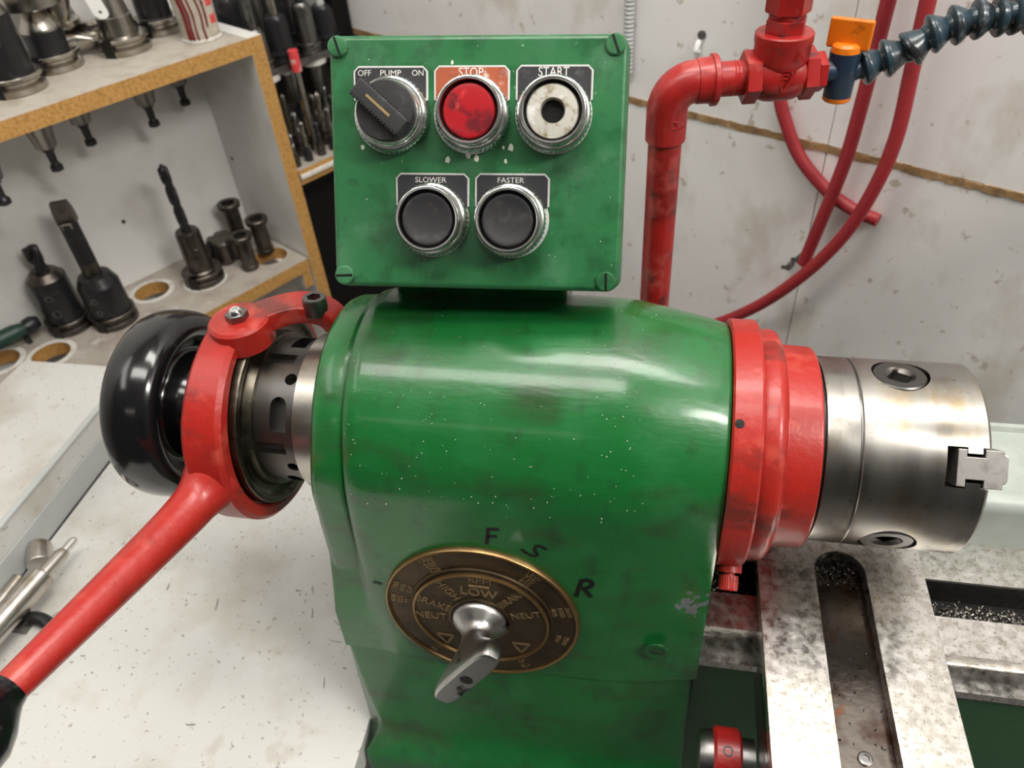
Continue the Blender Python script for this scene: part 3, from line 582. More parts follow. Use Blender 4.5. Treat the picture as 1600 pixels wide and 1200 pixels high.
legend(-50.2, 28.4, BLACKL, (('OFF', -15.5, 4.6, 1.0), ('PUMP', 0, 4.6, 1.1), ('ON', 16.2, 4.6, 1.0)))
legend(-2.4, 28.6, REDL, (('STOP', -0.5, 7.2, 0.85),)); legend(45.4, 28.8, BLACKL, (('START', -0.5, 7.2, 0.85),))
legend(-25.8, -31.6, BLACKL, (('SLOWER', -1, 4.4, 1.1),)); legend(22, -31.4, BLACKL, (('FASTER', -1, 4.4, 1.1),))
b = button('stop_button', -1.2, 28.2, REDB, 'round red push button in a chrome bezel under STOP')
g = G(); lathe(g, [(12, 14.9), (19.0, 14.9), (19.9, 14.2), (20.3, 12), (20.6, 0)], bp(-1.2, 28.2), bn, 56); obj('button_cap', g, REDB, b)
b = button('start_button', 45.6, 28.2, ZINC, 'push button with worn pale ring and black centre under START')
g = G(); lathe(g, [(12, 14.6), (18.4, 14.6), (19.2, 13.9), (19.4, 12), (19.4, 7.2), (18.6, 6.6), (12, 6.4)], bp(45.6, 28.2), bn, 56); obj('button_ring', g, ZINC, b)
g = G(); lathe(g, [(12, 6.8), (13.6, 6.8), (13.6, 0)], bp(45.6, 28.2), bn, 40); obj('button_centre', g, BLACKM, b)
for nm, cx_ in (('slower_button', -25.2), ('faster_button', 21.4)):
    b = button(nm, cx_, -31.6, BLACKB, 'black push button in a chrome bezel under '+('SLOWER' if cx_ < 0 else 'FASTER'))
    g = G(); lathe(g, [(12, 15.0), (19.0, 15.0), (20.0, 14.4), (20.2, 13.4), (19.5, 11.5), (18.8, 7), (18.6, 0)], bp(cx_, -31.6), bn, 56); obj('button_cap', g, BLACKB, b)
# pump selector
cx_, cy_ = -48.4, 27.6
b = obj('pump_selector', lathe(G(), [(1, 19), (11, 19.0), (17, 17.9), (18, 17.3), (18, 0)], bp(cx_, cy_), bn, 64), SATIN2 if 'SATIN2' in globals() else CHROME, cb, label='black rotary selector knob with gold line on a chrome ring')
bezel(b, cx_, cy_)
g = G(); lathe(g, [(17.8, 16.6), (22.6, 16.6), (23.8, 15.8), (24, 0)], bp(cx_, cy_), bn, 64); obj('knob_disc', g, BLACKB, b)
an = math.radians(139); q1 = bu*math.cos(an)+bv*math.sin(an); q2 = bn.cross(q1)
g = G(); M = Matrix((q1, q2, bn)).transposed(); box(g, bp(cx_, cy_, 27)+q1*1.5, (35, 10.5, 10), 1.2, M); kb = obj('knob_grip', g, BLACKB, b)
g = G(); box(g, bp(cx_, cy_, 32.05)+q1*2, (17, 1.4, 0.5), 0.1, M); obj('pointer_line', g, GOLDLINE, kb)
g = G()
for i in range(17):
    for sd in (1, -1): box(g, bp(cx_, cy_, 27.6)+q1*(-14+i*2)+q2*sd*5.3, (1.1, 0.9, 8.0), 0.2, M)
obj('grip_ribs', g, BLACKB, kb)
for a, b_, s in ((-16.6, 3, 2.6), (-4.3, 5.6, 2.8), (0.7, 3.8, 2.4), (16.5, 10.1, 1.2), (20.7, 10.1, 2.4), (17.8, 2.5, 1.5), (-13.9, 57.2, 1.3), (-68, 10, 1.6)):
    k = random.randint(5, 7); poly = [(s*random.uniform(.5, 1)*math.cos(2*PI*i/k)*0.7, s*random.uniform(.5, 1)*math.sin(2*PI*i/k)) for i in range(k)]
    g = G(); prism(g, [(p[0]*1.2, p[1]*1.2) for p in poly], BF, bp(a, b_), -0.3, 0.4); obj('paint_chip', g, PAINTCHIP, cb)

# ================================================================ collet closer
hw = thing('handwheel', 'glossy black dished handwheel behind the red closer lever', 'handwheel', (-372, 0, -80))
HC = V(0, 0, -4)
prof = [(-392, 0), (-392, 40), (-391, 56), (-390, 66), (-387, 71), (-381, 74), (-371, 75), (-361, 74), (-353, 71), (-348.5, 66.5), (-347.5, 61.5), (-350, 56), (-355, 51.5), (-360, 47.5), (-362, 44), (-360, 40), (-354, 37), (-347, 34.5), (-342, 31), (-339.5, 25), (-339.5, 0)]
pp = [V(a, b, 0) for a, b in prof]; sp = smooth_path(pp[1:-1], 3); prof2 = [prof[0]]+[(p.x, p.y) for p in sp]+[prof[-1]]
g = G(); lathe(g, prof2, HC, X, 96); obj('wheel', g, BLACKP, hw, 60)
g = G(); lathe(g, [(-341.5, 0), (-341.5, 17), (-309, 17), (-309, 0)], (0, 0, 0), X, 40); obj('hub_tube', g, BLACKM, hw)

cl = thing('collet_closer', 'slotted steel collet closer barrel with grooved greasy bearing ring', 'collet closer', (-265, 0, -74))
g = G(); lathe(g, [(-308, 18), (-308, 70), (-300, 73.5), (-299, 74), (-279, 74.2), (-277.6, 73.4), (-277, 71.5), (-277.4, 69.5), (-280.5, 67.5), (-281.5, 64), (-280.5, 61), (-277, 59.6), (-274.5, 59), (-274, 57.8), (-274, 50)], (0, 0, 0), X, 96); obj('bearing_ring', g, GREASY, cl)
g = G(); lathe(g, [(-280, 0), (-280, 55.5), (-243.5, 55.5), (-243.5, 0)], (0, 0, 0), X, 96); brl = obj('barrel', g, BARREL, cl)
cut = G()
def slotcut(x0, x1, deg, hw_):
    r = rad(deg); t = X.cross(r).normalized(); prism(cut, arc(x0+hw_, 0, hw_, PI/2, 1.5*PI, 8)+arc(x1-hw_, 0, hw_, -PI/2, PI/2, 8), (X, t, r), (0, 0, 0), 44, 70)
def tslot(x0, x1, d0, d1):   # runs around the barrel
    r = rad((d0+d1)/2); t = X.cross(r).normalized(); h = math.radians(abs(d1-d0)/2)*55; w_ = (x1-x0)/2
    prism(cut, arc((x0+x1)/2, -h+w_, w_, PI, 2*PI, 8)+[(x1, h), (x0, h)], (X, t, r), (0, 0, 0), 46, 70)
for k in range(5): tslot(-262, -250, 154+k*72, 128+k*72)
for k in range(5):
    r = rad(168+k*72); lathe(cut, [(44, 0), (44, 4.5), (70, 4.5), (70, 0)], V(-250, 0, 0), rad(186+k*72), 20)
    prism(cut, [(-276, -4.5), (-252, -4.5), (-252, 4.5), (-276, 4.5)], (X, X.cross(r).normalized(), r), (0, 0, 0), 50, 70)
carve(brl, cut)
g = G(); lathe(g, [(-244, 0), (-244, 58.5), (-243, 60), (-227.5, 60), (-226.5, 59), (-226.5, 0)], (0, 0, 0), X, 96); obj('band', g, BAND, cl)
g = G(); lathe(g, [(-226.6, 0), (-226.6, 56), (-217.6, 56), (-217.6, 0)], (0, 0, 0), X, 72); obj('seal', g, BLACKM, cl)

lv = thing('closer_lever', 'red painted closer yoke with long tapered handle and black knob', 'lever', (-300, -75, -30))
# yoke ring: rounded rectangular section around the spindle axis
g = G(); secs = []; N_ = 72
def ysec(a, ri, ro, x0, x1, ch_=2.0):
    r = V(0, math.cos(a), math.sin(a)); P = [(x0+ch_, ri), (x1-ch_, ri), (x1, ri+ch_), (x1, ro-ch_*1.6), (x1-ch_*1.6, ro), (x0+ch_*2, ro), (x0, ro-ch_*2), (x0, ri+ch_)]
    return [X*x_+r*rr for x_, rr in P]
for i in range(N_+1):
    a = math.radians(78+i*(318)/N_); d_ = math.degrees(a)
    wide = math.exp(-((d_-170)/50)**2)
    secs.append(ysec(a, 76, 86+4*wide, -309-3*wide, -282+1.0*wide))
loft(g, secs, True); yk = obj('yoke', g, RED, lv, 28)
# top boss with grease fitting
BO = V(-286, -6, 0)
g = G(); lathe(g, [(70, 0), (70, 20.5), (71, 21.5), (88, 21.5), (90, 19.5), (90, 0)], BO, Z, 48); obj('pivot_boss', g, RED, lv)
g = G(); hexbolt(g, BO+Z*90, Z, 8.0, 5); gf = obj('grease_fitting', g, STEELD, lv)
g = G(); lathe(g, [(5, 5.0), (7, 4.4), (8, 3.4), (8, 1.6), (7, 1.4), (7, 0)], BO+Z*90, Z, 20); obj('fitting_tip', g, CHROME, gf)
# link arm curving back to the headstock bracket
g = G(); path = smooth_path([V(-283, 2, 80), V(-268, 11, 83), V(-254, 16, 85), V(-242, 18, 84.5), V(-231, 19, 80), V(-225, 19, 71), V(-226, 18, 62)], 6); secs = []
for i, p in enumerate(path):
    t = (path[min(i+1, len(path)-1)]-path[max(i-1, 0)]).normalized(); s_ = t.cross(Z).normalized(); nn = s_.cross(t); w_, h_ = 13-3*i/len(path), 8-1.5*i/len(path)
    secs.append([p+s_*a*w_+nn*b*h_ for a, b in ((-1, -.7), (-.8, -1), (.8, -1), (1, -.7), (1, .7), (.8, 1), (-.8, 1), (-1, .7))])
loft(g, secs, True); obj('link_arm', g, RED, lv, 50)
g = G(); socket_screw(g, V(-236, 13, 84), V(0.05, 0.1, 1), 8.6, 13, 5.2, 6); obj('cap_screw', g, STEELD, lv)
# handle and knob
hp = smooth_path([V(-300, -76, 0), V(-304, -92, -3), V(-309, -116, -3), V(-317, -160, 2), V(-325, -205, 8), V(-333, -247, 13)], 6)
rs = []
for i in range(len(hp)):
    t = i/(len(hp)-1); rs.append(23-7*min(1, t/0.25)+(-6.0*max(0, t-0.25)/0.75))
g = G(); tube(g, hp, rs, 24); obj('handle', g, RED, lv, 60)
e = (hp[-1]-hp[-2]).normalized()
g = G(); lathe(g, [(-1, 0), (-1, 10.6), (3, 12), (8, 15.5), (15, 21), (24, 25.5), (34, 26.5), (44, 23), (52, 16), (57, 7.5), (58.5, 0)], hp[-1], e, 40); obj('hand_knob', g, BLACKP, lv, 60)

# ================================================================ coolant pipe
PX = V(0, 197, 0); rd = V(0.979, 0.205, 0).normalized(); rs_ = rd.cross(Z).normalized()   # run direction to the right
pz = 178
cp = thing('coolant_pipe', 'red painted upright pipe with elbow and tee behind the headstock', 'pipe', (0, 197, FL))
g = G(); lathe(g, [(FL, 13.2), (150, 13.2)], PX, Z, 32); obj('upright_pipe', g, REDPIPE, cp)
# elbow
g = G(); path = [PX+Z*z_ for z_ in (134, 140)]; path = [PX+Z*133, PX+Z*134.5, PX+Z*158]+[PX+rd*(20-20*math.cos(a))+Z*(158+20*math.sin(a)) for a in [PI/2*k/8 for k in range(1, 9)]]+[PX+rd*26+Z*pz]
tube(g, path, [14.6, 15.8, 15.8]+[15.6]*8+[15.2], 32); obj('elbow', g, REDPIPE, cp, 60)
def run(prof, m, name, seg=36): g = G(); lathe(g, prof, PX+Z*pz, rd, seg); return obj(name, g, m, cp)
run([(20, 15.2), (20.6, 16.4), (29, 16.6), (31, 17.4), (31.6, 18.8), (35, 18.8), (36, 17.6), (36, 10)], REDPIPE, 'elbow_socket')
run([(35.5, 12.6), (46, 12.6), (47, 12.9), (48, 12.4), (49.5, 12.9), (50.5, 12.4), (52, 12.9), (53, 12.4), (57, 12.4)], REDPIPE, 'nipple')
def hexrun(t0, t1, r, name, ch_=1.2, tw=0.2):
    g = G(); poly = [(r*math.cos(PI/3*k+tw), r*math.sin(PI/3*k+tw)) for k in range(6)]; prism(g, poly, (frame(rd)[0], frame(rd)[1], rd), PX+Z*pz, t0, t1, ch_); return obj(name, g, REDPIPE, cp, 25)
hexrun(55, 66, 19.2, 'tee_collar'); hexrun(98, 108, 19.2, 'tee_collar')
run([(64.5, 14), (66, 16), (71, 18), (77, 18.6), (87, 18.6), (93, 18), (98, 16), (99, 14)], REDPIPE, 'tee_body')
TC = PX+rd*82
g = G(); lathe(g, [(pz, 15), (pz+8, 18), (pz+13, 20.2), (pz+24, 20.4), (pz+25, 21), (pz+30.5, 21), (pz+31.5, 20.0), (pz+31.5, 10)], TC, Z, 40); obj('tee_branch', g, REDPIPE, cp)
g = G(); poly = [(15*math.cos(PI/3*k+.3), 15*math.sin(PI/3*k+.3)) for k in range(6)]; prism(g, poly, (X, Y, Z), TC, pz+31, pz+41, 1.2); obj('bushing', g, REDPIPE, cp, 25)
g = G(); lathe(g, [(pz+40, 12.0), (pz+42, 13), (pz+44, 13)], TC, Z, 32); obj('bushing_neck', g, REDPIPE, cp)
g = G(); poly = [(16*math.cos(PI/3*k), 16*math.sin(PI/3*k)) for k in range(6)]; prism(g, poly, (X, Y, Z), TC, pz+44, pz+100, 1.5); obj('union_nut', g, REDPIPE, cp, 25)
hexrun(109, 115.5, 14.6, 'reducer', 1.0, 0.4); run([(107.5, 11), (110, 11)], REDPIPE, 'reducer_neck')
# cast marks
mn = V(-0.12, -0.985, 0.12).normalized(); me1 = Z.cross(-mn).normalized()*1.0; me1 = (rd-mn*rd.dot(mn)).normalized(); mfr = (me1, mn.cross(me1), mn)
obj('cast_lettering', text_g('USA', 8.5, mfr, TC+Z*(pz+19)+V(0, -20.0, 0)+rd*6, 0.5), REDPIPE, cp)
g = G(); tri = [(-7, 6), (7, 6), (0, -9)]
for i in range(3): ribbon(g, [tri[i], tri[(i+1) % 3]], 1.3, mfr, TC+Z*(pz+3)+V(0, -18.6, 0)+rd*3, 1.2)
ribbon(g, [(-1.5, -3.5), (-1.5, 3.5)], 1.2, mfr, TC+Z*(pz+3)+V(0, -18.6, 0)+rd*3, 1.2); ribbon(g, [(-1.5, 3.5), (3, 3.5)], 1.2, mfr, TC+Z*(pz+3)+V(0, -18.6, 0)+rd*3, 1.2); ribbon(g, [(-1.5, 0.5), (2, 0.5)], 1.2, mfr, TC+Z*(pz+3)+V(0, -18.6, 0)+rd*3, 1.2)
obj('cast_triangle', g, REDPIPE, cp)
g = G(); ec = PX+Z*150+V(0.25, -0.95, .1).normalized()*15.6+X*3
tube(g, [ec+me1*6*math.cos(t)+Z*2.6*math.sin(t) for t in [2*PI*k/20 for k in range(21)]], 0.5, 6); obj('cast_oval', g, REDPIPE, cp)

vv = thing('shutoff_valve', 'small blue plastic shutoff valve with orange handle on the red tee', 'valve', PX+rd*130+Z*(pz-18))
VC = PX+rd*130+Z*pz
g = G(); lathe(g, [(115.6, 0), (115.6, 8.6), (130, 8.6), (141, 8.2), (141, 0)], PX+Z*pz, rd, 28); obj('body', g, BLUEP, vv)
g = G(); lathe(g, [(-19, 0), (-19, 10.2), (12, 11.2), (14, 11.2), (14, 0)], VC, Z, 32); obj('barrel', g, BLUEP, vv)
g = G(); lathe(g, [(-22.5, 0), (-22.5, 9.6), (-21.5, 10.4), (-18.9, 10.4), (-18.9, 0)], VC, Z, 32); obj('end_cap', g, ORANGEP, vv)
g = G(); lathe(g, [(13.9, 0), (13.9, 11), (18, 10.4), (20, 8), (20, 0)], VC, Z, 32); hd_ = obj('handle', g, ORANGEP, vv)
hv = V(0.90, -0.42, 0).normalized(); M = Matrix((hv, Z.cross(hv), Z)).transposed()
g = G(); box(g, VC+Z*26+hv*0.5, (31, 5.2, 21), 1.6, M, 3); obj('handle_paddle', g, ORANGEP, hd_)

# segmented flexible nozzle hose
lh = thing('segmented_hose', 'jointed dark blue-grey plastic coolant hose arching up to the right from the valve', 'hose', PX+rd*165+Z*(pz-12))
hpnt = [V(142.5, 228.2, 178.5), V(156.7, 229.8, 183.7), V(172.3, 230.6, 189.7), V(184.5, 231.4, 200.1), V(198.1, 232.2, 205.8), V(212, 233, 209.7), V(225.6, 233.8, 211), V(236.6, 234.6, 212.3), V(249.7, 235.4, 211.8), V(265.3, 236.2, 208.8), V(280, 234, 203), V(294, 230, 195), V(306, 225, 185), V(316, 219, 173), V(324, 212, 160)]
for i, (a, b) in enumerate(zip(hpnt, hpnt[1:])):
    ax = (b-a).normalized(); L_ = (b-a).length
    g = G(); lathe(g, [(-5.5, 4), (-5, 7.2), (-2.5, 8.6), (0, 8.8)], a, ax, 24)
    lathe(g, [(-1.5, 8.9), (-1.0, 12.6), (0.4, 14.0), (2.2, 13.8), (3, 12.8), (3.8, 12.8), (5, 12.0), (L_-4, 8.2), (L_-2, 7.4), (L_-1.5, 4)], a, ax, 28); obj('hose_segment', g, TEALP, lh)

# red air hoses hanging on the wall
def hose(pts, label):
    g = G(); tube(g, smooth_path(pts, 6), 7.4, 14); return tag(obj('air_hose', g, REDHOSE, None, 60), label, 'hose', 'red hoses on the wall')
hose([(90, 518, 260), (103, 510, 175), (113, 504, 113), (122, 498, 57), (133, 491, 27), (153, 478, -9), (185, 459, -39), (213, 441, -53), (240, 424, -58)], 'short red hose curling behind the tee and ending free on the wall')
hose([(200, 431, 262), (198, 432, 186), (198, 432, 169), (196, 433, 68), (193, 435, 4), (184, 440, -65), (175, 446, -131)], 'straight red hose hanging down to the small metal clip on the wall')
hose([(219, 400, 262), (222, 398, 199), (223, 397, 178), (225, 396, 117), (227, 395, 51), (220, 399, -7), (205, 409, -67), (177, 426, -130), (136, 452, -197), (87, 482, -254), (29, 518, -308), (-37, 560, -364), (-110, 604, -410)], 'longest red hose sweeping in an arc from upper right to behind the headstock')
hc = thing('hose_clip', 'small metal clip where the red hoses cross low on the wall', 'clip', wallp((172, 461, -152)))
for dz, dd in ((-135, 6), (-150, 16)):
    g = G(); c = wallp((176, 458, dz), 3); box(g, c+D*dd-U*6, (14, 5, 9), 1, Matrix((U, D, Z)).transposed()); tube(g, [c+D*dd-U*12, c+D*(dd+4)-U*20+Z*3], 2.6, 8); obj('clip_jaw', g, STEELD, hc)

# ================================================================ tool cabinet
ZT, ZM = CO.z, -307.4
tc_ = thing('tool_cabinet', 'white laminate tool cabinet with raw particle board edges and drilled shelves', 'cabinet', cab(-300, 95, FL))
def board(name, u0, u1, d0, d1, z0, z1, top, holes=(), rim=None):
    g = G(); slab(g, u0, u1, d0, d1, z0, z1); b = obj(name, g, top, tc_, 30)
    if holes:
        cut = G()
        for hu, hd, hr in holes: lathe(cut, [(z0-20, 0), (z0-20, hr), (z1+20, hr), (z1+20, 0)], cab(hu, hd, 0), Z, 36)
        carve(b, cut)
    b.data.materials.append(MDF)
    for p in b.data.polygons:
        if abs(p.normal.z) < 0.5: p.material_index = 1
    for i, h in enumerate(holes):
        if rim and i in rim:
            g = G(); lathe(g, [(0, h[2]), (0.5, h[2]), (0.8, h[2]+1.5), (0.5, h[2]+7+random.uniform(-1, 2)), (0, h[2]+8.5)], cab(h[0], h[1], z1), Z, 28); obj('hole_rim', g, RIM, b)
    return b
PT = 23
T = {'T0': (-384, 52), 'T1': (-294, 96), 'T2': (-223, 141), 'T4': (-129, 123), 'T5': (-54, 160)}
board('top_shelf', -760, -1, 0, 190, ZT-PT, ZT, LAMT, [(u, d, 29) for u, d in T.values()])
holes = [(-366, 152, 29), (-312, 106, 29), (-155, 92, 29), (-232, 137, 29), (-421, 104, 29), (-481, 152, 29), (-40, 62, 29)]
board('middle_shelf', -760, -4, 0, 190, ZM-PT, ZM, LAMD, holes, (2, 3, 4, 5))
g = G(); slab(g, -1, 22, 0, 190, FL, ZT); sp_ = obj('side_panel', g, [LAMW, MDF], tc_, 30)
for p in sp_.data.polygons:
    if p.normal.dot(D) < -0.5 or p.normal.z > .5: p.material_index = 1 if p.normal.z < .5 else 0
g = G(); slab(g, -760, 22, 190, 196, FL, ZT); obj('back_panel', g, LAMW, tc_)
g = G(); slab(g, -22, -4.2, 1.5, 188, ZM-PT-32, ZM-PT-0.5); sc2 = obj('shelf_cleat', g, [LAMW, MDF], tc_, 30)
for p in sc2.data.polygons:
    if p.normal.dot(D) < -0.5: p.material_index = 1
board('lower_shelf', -760, -1, 0, 190, ZM-300, ZM-300+PT, LAMD)
for u, d, z in ((-212, 189.6, -200), (-2, 150, -165)):
    g = G(); n_ = -D if u < -10 else -U; lathe(g, [(-0.5, 3.4), (1.2, 3.2), (1.6, 0)], cab(u, d, z) if u < -10 else cab(-1, 170, z), n_, 14); obj('panel_screw', g, BROWNSTEEL, tc_)

# tool holders (built at the origin, base of the flange at z = 0)
def flange_parts(par, k=1.0, m=HOLDERS, rf=35):
    g = G(); lathe(g, [(0, 24), (0, rf*.94), (1, rf), (8, rf), (8.6, rf-1), (11.5, rf-5.5), (14.5, rf-5.5), (17, rf-1.5), (17.6, rf), (21.5, rf), (22.5, rf-1), (22.5, 20)]); fl = obj('flange', g, m, par)
    for s in (1, -1):
        g = G(); box(g, (0, s*(rf-4), 11), (16, 9, 23), 0.8); obj('drive_slot', g, BLACKM, fl)
    g = G(); lathe(g, [(0.5, 25), (-8, 25), (-78, 14), (-80, 12), (-80, 0)], seg=40); obj('taper', g, TAPER, par)
    g = G(); lathe(g, [(-79.5, 0), (-79.5, 8.5), (-84, 8.5), (-84, 6), (-102, 5.2), (-104, 5.6), (-107, 8.4), (-113, 8.4), (-115, 5), (-115, 0)], seg=24); obj('pull_stud', g, HOLDER, par)
def screw_in(par, z, r, ang, rad_=4.5):
    a = math.radians(ang); d_ = V(math.cos(a), math.sin(a), 0); g = G()
    lathe(g, [(-1.5, 0), (-1.5, rad_*.62), (-0.2, rad_*.66), (0.35, rad_*.8), (0.35, rad_), (-1, rad_*1.05)], d_*r+Z*z, d_, 20); obj('set_screw', g, STEELD, par)
    g = G(); lathe(g, [(-0.9, 0), (-0.9, rad_*.6)], d_*r+Z*z, d_, 12)
def place(o, u, d, z, rot=0.0): o.location = cab(u, d, z)*MM; o.rotation_euler = (0, 0, rot)
VA = math.degrees(math.atan2(-398-400, 0+700))   # rough bearing towards the operator
def drill(g, r, z0, z1, turns, flute=0.55):
    """twist drill: two-lobed section turning as it rises"""
    secs = []; n_ = 48
    for i in range(n_+1):
        t = i/n_; z = z0+(z1-z0)*t; sec = []
        k = 1.0 if t < 0.93 else max(0.08, (1-t)/0.07)
        for j in range(20):
            a = 2*PI*j/20; rr = r*(1-(1-flute)*max(0, math.cos(2*a))**1.5*(1 if t > 0.08 else 0)); b = a+turns*2*PI*t; sec.append(V(rr*k*math.cos(b), rr*k*math.sin(b), z))
        secs.append(sec)
    return loft(g, secs, True)
GP = 'machine tool holders in the cabinet'
# top row
t = thing('tool_holder', 'black end-mill holder with large set screw at the left end of the top shelf', 'tool holder', group=GP); flange_parts(t, rf=37)
g = G(); lathe(g, [(22, 29), (24, 28.5), (92, 28.5), (93, 28), (93, 0)]); obj('body', g, HOLDER, t)
g = G(); lathe(g, [(92.8, 28), (112, 20), (113, 12), (113, 0)]); obj('nose', g, HOLDERS, t); screw_in(t, 66, 28.5, VA-8, 9); place(t, *T['T1'], ZT)
t = thing('tool_holder', 'tool holder left of the top shelf, only its stud tip in view', 'tool holder', group=GP); flange_parts(t, rf=37)
g = G(); lathe(g, [(22, 24), (70, 24), (71, 23), (71, 0)]); obj('body', g, HOLDER, t); place(t, *T['T0'], ZT)
t = thing('tool_holder', 'collet chuck with black band, conical nut and wide steel cutter head on the top shelf', 'tool holder', group=GP); flange_parts(t, rf=37)
g = G(); lathe(g, [(22, 27), (24, 26.5), (50, 26.5), (51, 26), (51, 0)]); obj('body', g, HOLDER, t)
g = G(); lathe(g, [(50.8, 26.3), (56, 26), (72, 16), (74, 14), (74, 0)]); obj('nut', g, HOLDERS, t)
g = G(); lathe(g, [(73.5, 11), (80, 11), (80, 0)]); obj('neck', g, STEELD, t)
g = G(); lathe(g, [(79.8, 0), (79.8, 38), (82, 42), (104, 43), (130, 40), (132, 38), (132, 0)]); ct = obj('cutter_head', g, HOLDERS, t)
a = math.radians(VA+10); d_ = V(math.cos(a), math.sin(a), 0); g = G(); box(g, d_*39+Z*112, (12, 22, 34), 1, Matrix((d_, Z.cross(d_), Z)).transposed()); obj('insert_pocket', g, BROWNSTEEL, ct); place(t, *T['T2'], ZT)
t = thing('tool_holder', 'bright tapered tool holder with rust spots and a white tag on the top shelf', 'tool holder', group=GP); flange_parts(t, rf=38)
g = G(); lathe(g, [(22, 26), (24, 25), (48, 24), (49, 22.5), (90, 17), (110, 15), (111, 0)]); obj('body', g, HOLDERS, t); place(t, *T['T4'], ZT)
tg = thing('paper_tag', 'white oblong tag with a punched hole hanging against the bright tapered holder', 'tag', cab(T['T4'][0]-20, T['T4'][1]-26, ZT+55))
M = Matrix((U, Z, -D)); g = G(); c0 = cab(T['T4'][0]-26, T['T4'][1]-29, ZT+62)
prism(g, arc(0, 0, 9.5, PI, 2*PI, 12)+[(9.5, 55), (-9.5, 55)], ((U*0.9+V(.1, -.3, 0)).normalized(), (Z*0.97-U*0.2).normalized(), ((U*0.9+V(.1, -.3, 0)).normalized()).cross((Z*0.97-U*0.2).normalized())), c0, 0, 1.0, 0, [(0, 0, 2.2)]); obj('tag_card', g, TAGW, tg)
t = thing('tool_holder', 'black banded collet holder beside the red-dripped can on the top shelf', 'tool holder', group=GP); flange_parts(t, rf=35)
g = G(); lathe(g, [(22, 27), (24, 25), (52, 25), (53, 24), (53, 0)]); obj('body', g, HOLDER, t)
g = G(); lathe(g, [(52.8, 24), (60, 23), (74, 17), (75, 0)]); obj('nut', g, HOLDERS, t); place(t, *T['T5'], ZT)
# loose cutters lying behind on the top shelf
t = thing('large_drill', 'big bright twist drill lying on the top shelf behind the holders', 'drill', cab(-178, 160, ZT))
g = G(); drill(g, 19, -50, 80, 0.8, 0.5); q = (U*0.9-D*0.3+Z*0.05).normalized(); e1, e2, a_ = frame(q); g.v = [cab(-168, 164, ZT+21.5)+e1*p.x+e2*p.y+a_*p.z for p in g.v]; obj('fluted_body', g, HOLDERS, t, 60)
t = thing('spade_cutter', 'curved bright cutter blade standing between the holders on the top shelf', 'cutter', cab(-196, 172, ZT))
g = G(); drill(g, 24, 44, 150, 0.55, 0.35); g.v = [cab(-186, 160, ZT+0.0)+p for p in g.v]; obj('blade', g, HOLDERS, t, 60)
g = G(); lathe(g, [(43.2, 0), (43.2, 15), (46, 15), (46, 0)], cab(-186, 160, ZT), Z, 24); obj('shank', g, STEELD, t)
# can with red drips
cn = thing('paint_can', 'small stained paper can with dark red drips on the right end of the top shelf', 'can', cab(-36, 74, ZT))
g = G(); CB = cab(-36, 66, ZT); lathe(g, [(0, 0), (0, 27), (1.5, 28.5), (4, 28.5), (5, 26.5), (88, 30), (90, 31), (92, 30), (92, 0)], CB, Z, 48); obj('can_body', g, CANM, cn)
g = G(); lathe(g, [(0, 27.4), (1, 29), (4.4, 29), (5.4, 27.6)], CB, Z, 48); obj('bottom_rim', g, RIM, cn)
def canp(deg, z, h=0.4): a = math.radians(deg); return CB+V(math.cos(a), math.sin(a), 0)*(26.5+3.5*(z-5)/83+h)+Z*z
for dg_, z0, w_ in ((VA-34, 3, 1.9), (VA-20, 2, 1.3), (VA+2, 3, 1.5), (VA-46, 4, 2.4), (VA+16, 52, 1.2)):
    g = G(); tube(g, smooth_path([canp(dg_, 90), canp(dg_-4, 66), canp(dg_+2, 40), canp(dg_-1, 20), canp(dg_, z0+3, 1.6)], 5), [w_*1.5, w_*1.3]+[w_]*18+[w_*1.3], 8); obj('drip', g, DRIP, cn)
g = G(); fsec = []
for dg_ in range(int(VA)+28, int(VA)+58, 3): fsec.append([canp(dg_, 46, 0.3), canp(dg_, 60, 0.3), canp(dg_, 60, -0.5), canp(dg_, 46, -0.5)])
loft(g, fsec, True); obj('label_patch', g, CANRED, cn)
g = G(); fsec = []
for dg_ in range(int(VA)+30, int(VA)+60, 3): fsec.append([canp(dg_, 22, 0.3), canp(dg_, 34, 0.3), canp(dg_, 34, -0.5), canp(dg_, 22, -0.5)])
loft(g, fsec, True); obj('label_patch', g, CANRED, cn)
# middle row
t = thing('tool_holder', 'black holder with a short curved drill stub at the left of the middle shelf', 'tool holder', group=GP); flange_parts(t, m=BROWNSTEEL, rf=34)
g = G(); lathe(g, [(22, 30), (24, 29), (94, 29), (95, 28.5), (95, 0)]); obj('body', g, HOLDER, t)
g = G(); lathe(g, [(94.8, 28.3), (105, 19), (106, 0)]); obj('nose', g, BROWNSTEEL, t); screw_in(t, 42, 29, VA-16, 7); screw_in(t, 70, 29, VA-16, 6)
g = G(); drill(g, 11.5, 105, 150, 0.5, 0.45); obj('cutter', g, HOLDER, t, 60); place(t, -366, 152, ZM)
t = thing('tool_holder', 'stout black holder with long square-tipped boring bar on the middle shelf', 'tool holder', group=GP); flange_parts(t, m=BROWNSTEEL, rf=36)
g = G(); lathe(g, [(22, 32), (24, 31.5), (72, 31.5), (73, 31.2), (73, 0)]); obj('body', g, HOLDER, t)
g = G(); lathe(g, [(72.8, 31.2), (88, 24), (89.5, 18), (89.5, 0)]); obj('nose', g, HOLDERS2 if 'HOLDERS2' in globals() else HOLDER, t); screw_in(t, 35, 31.5, VA-30, 5); screw_in(t, 57, 31.5, VA-30, 5)
g = G(); lathe(g, [(89, 13.5), (112, 13.5), (112, 0)], seg=32); obj('bar_shank', g, BROWNSTEEL, t)
g = G(); lathe(g, [(111.5, 13.5), (180, 13.5), (180, 0)], seg=32); bb = obj('boring_bar', g, HOLDER, t)
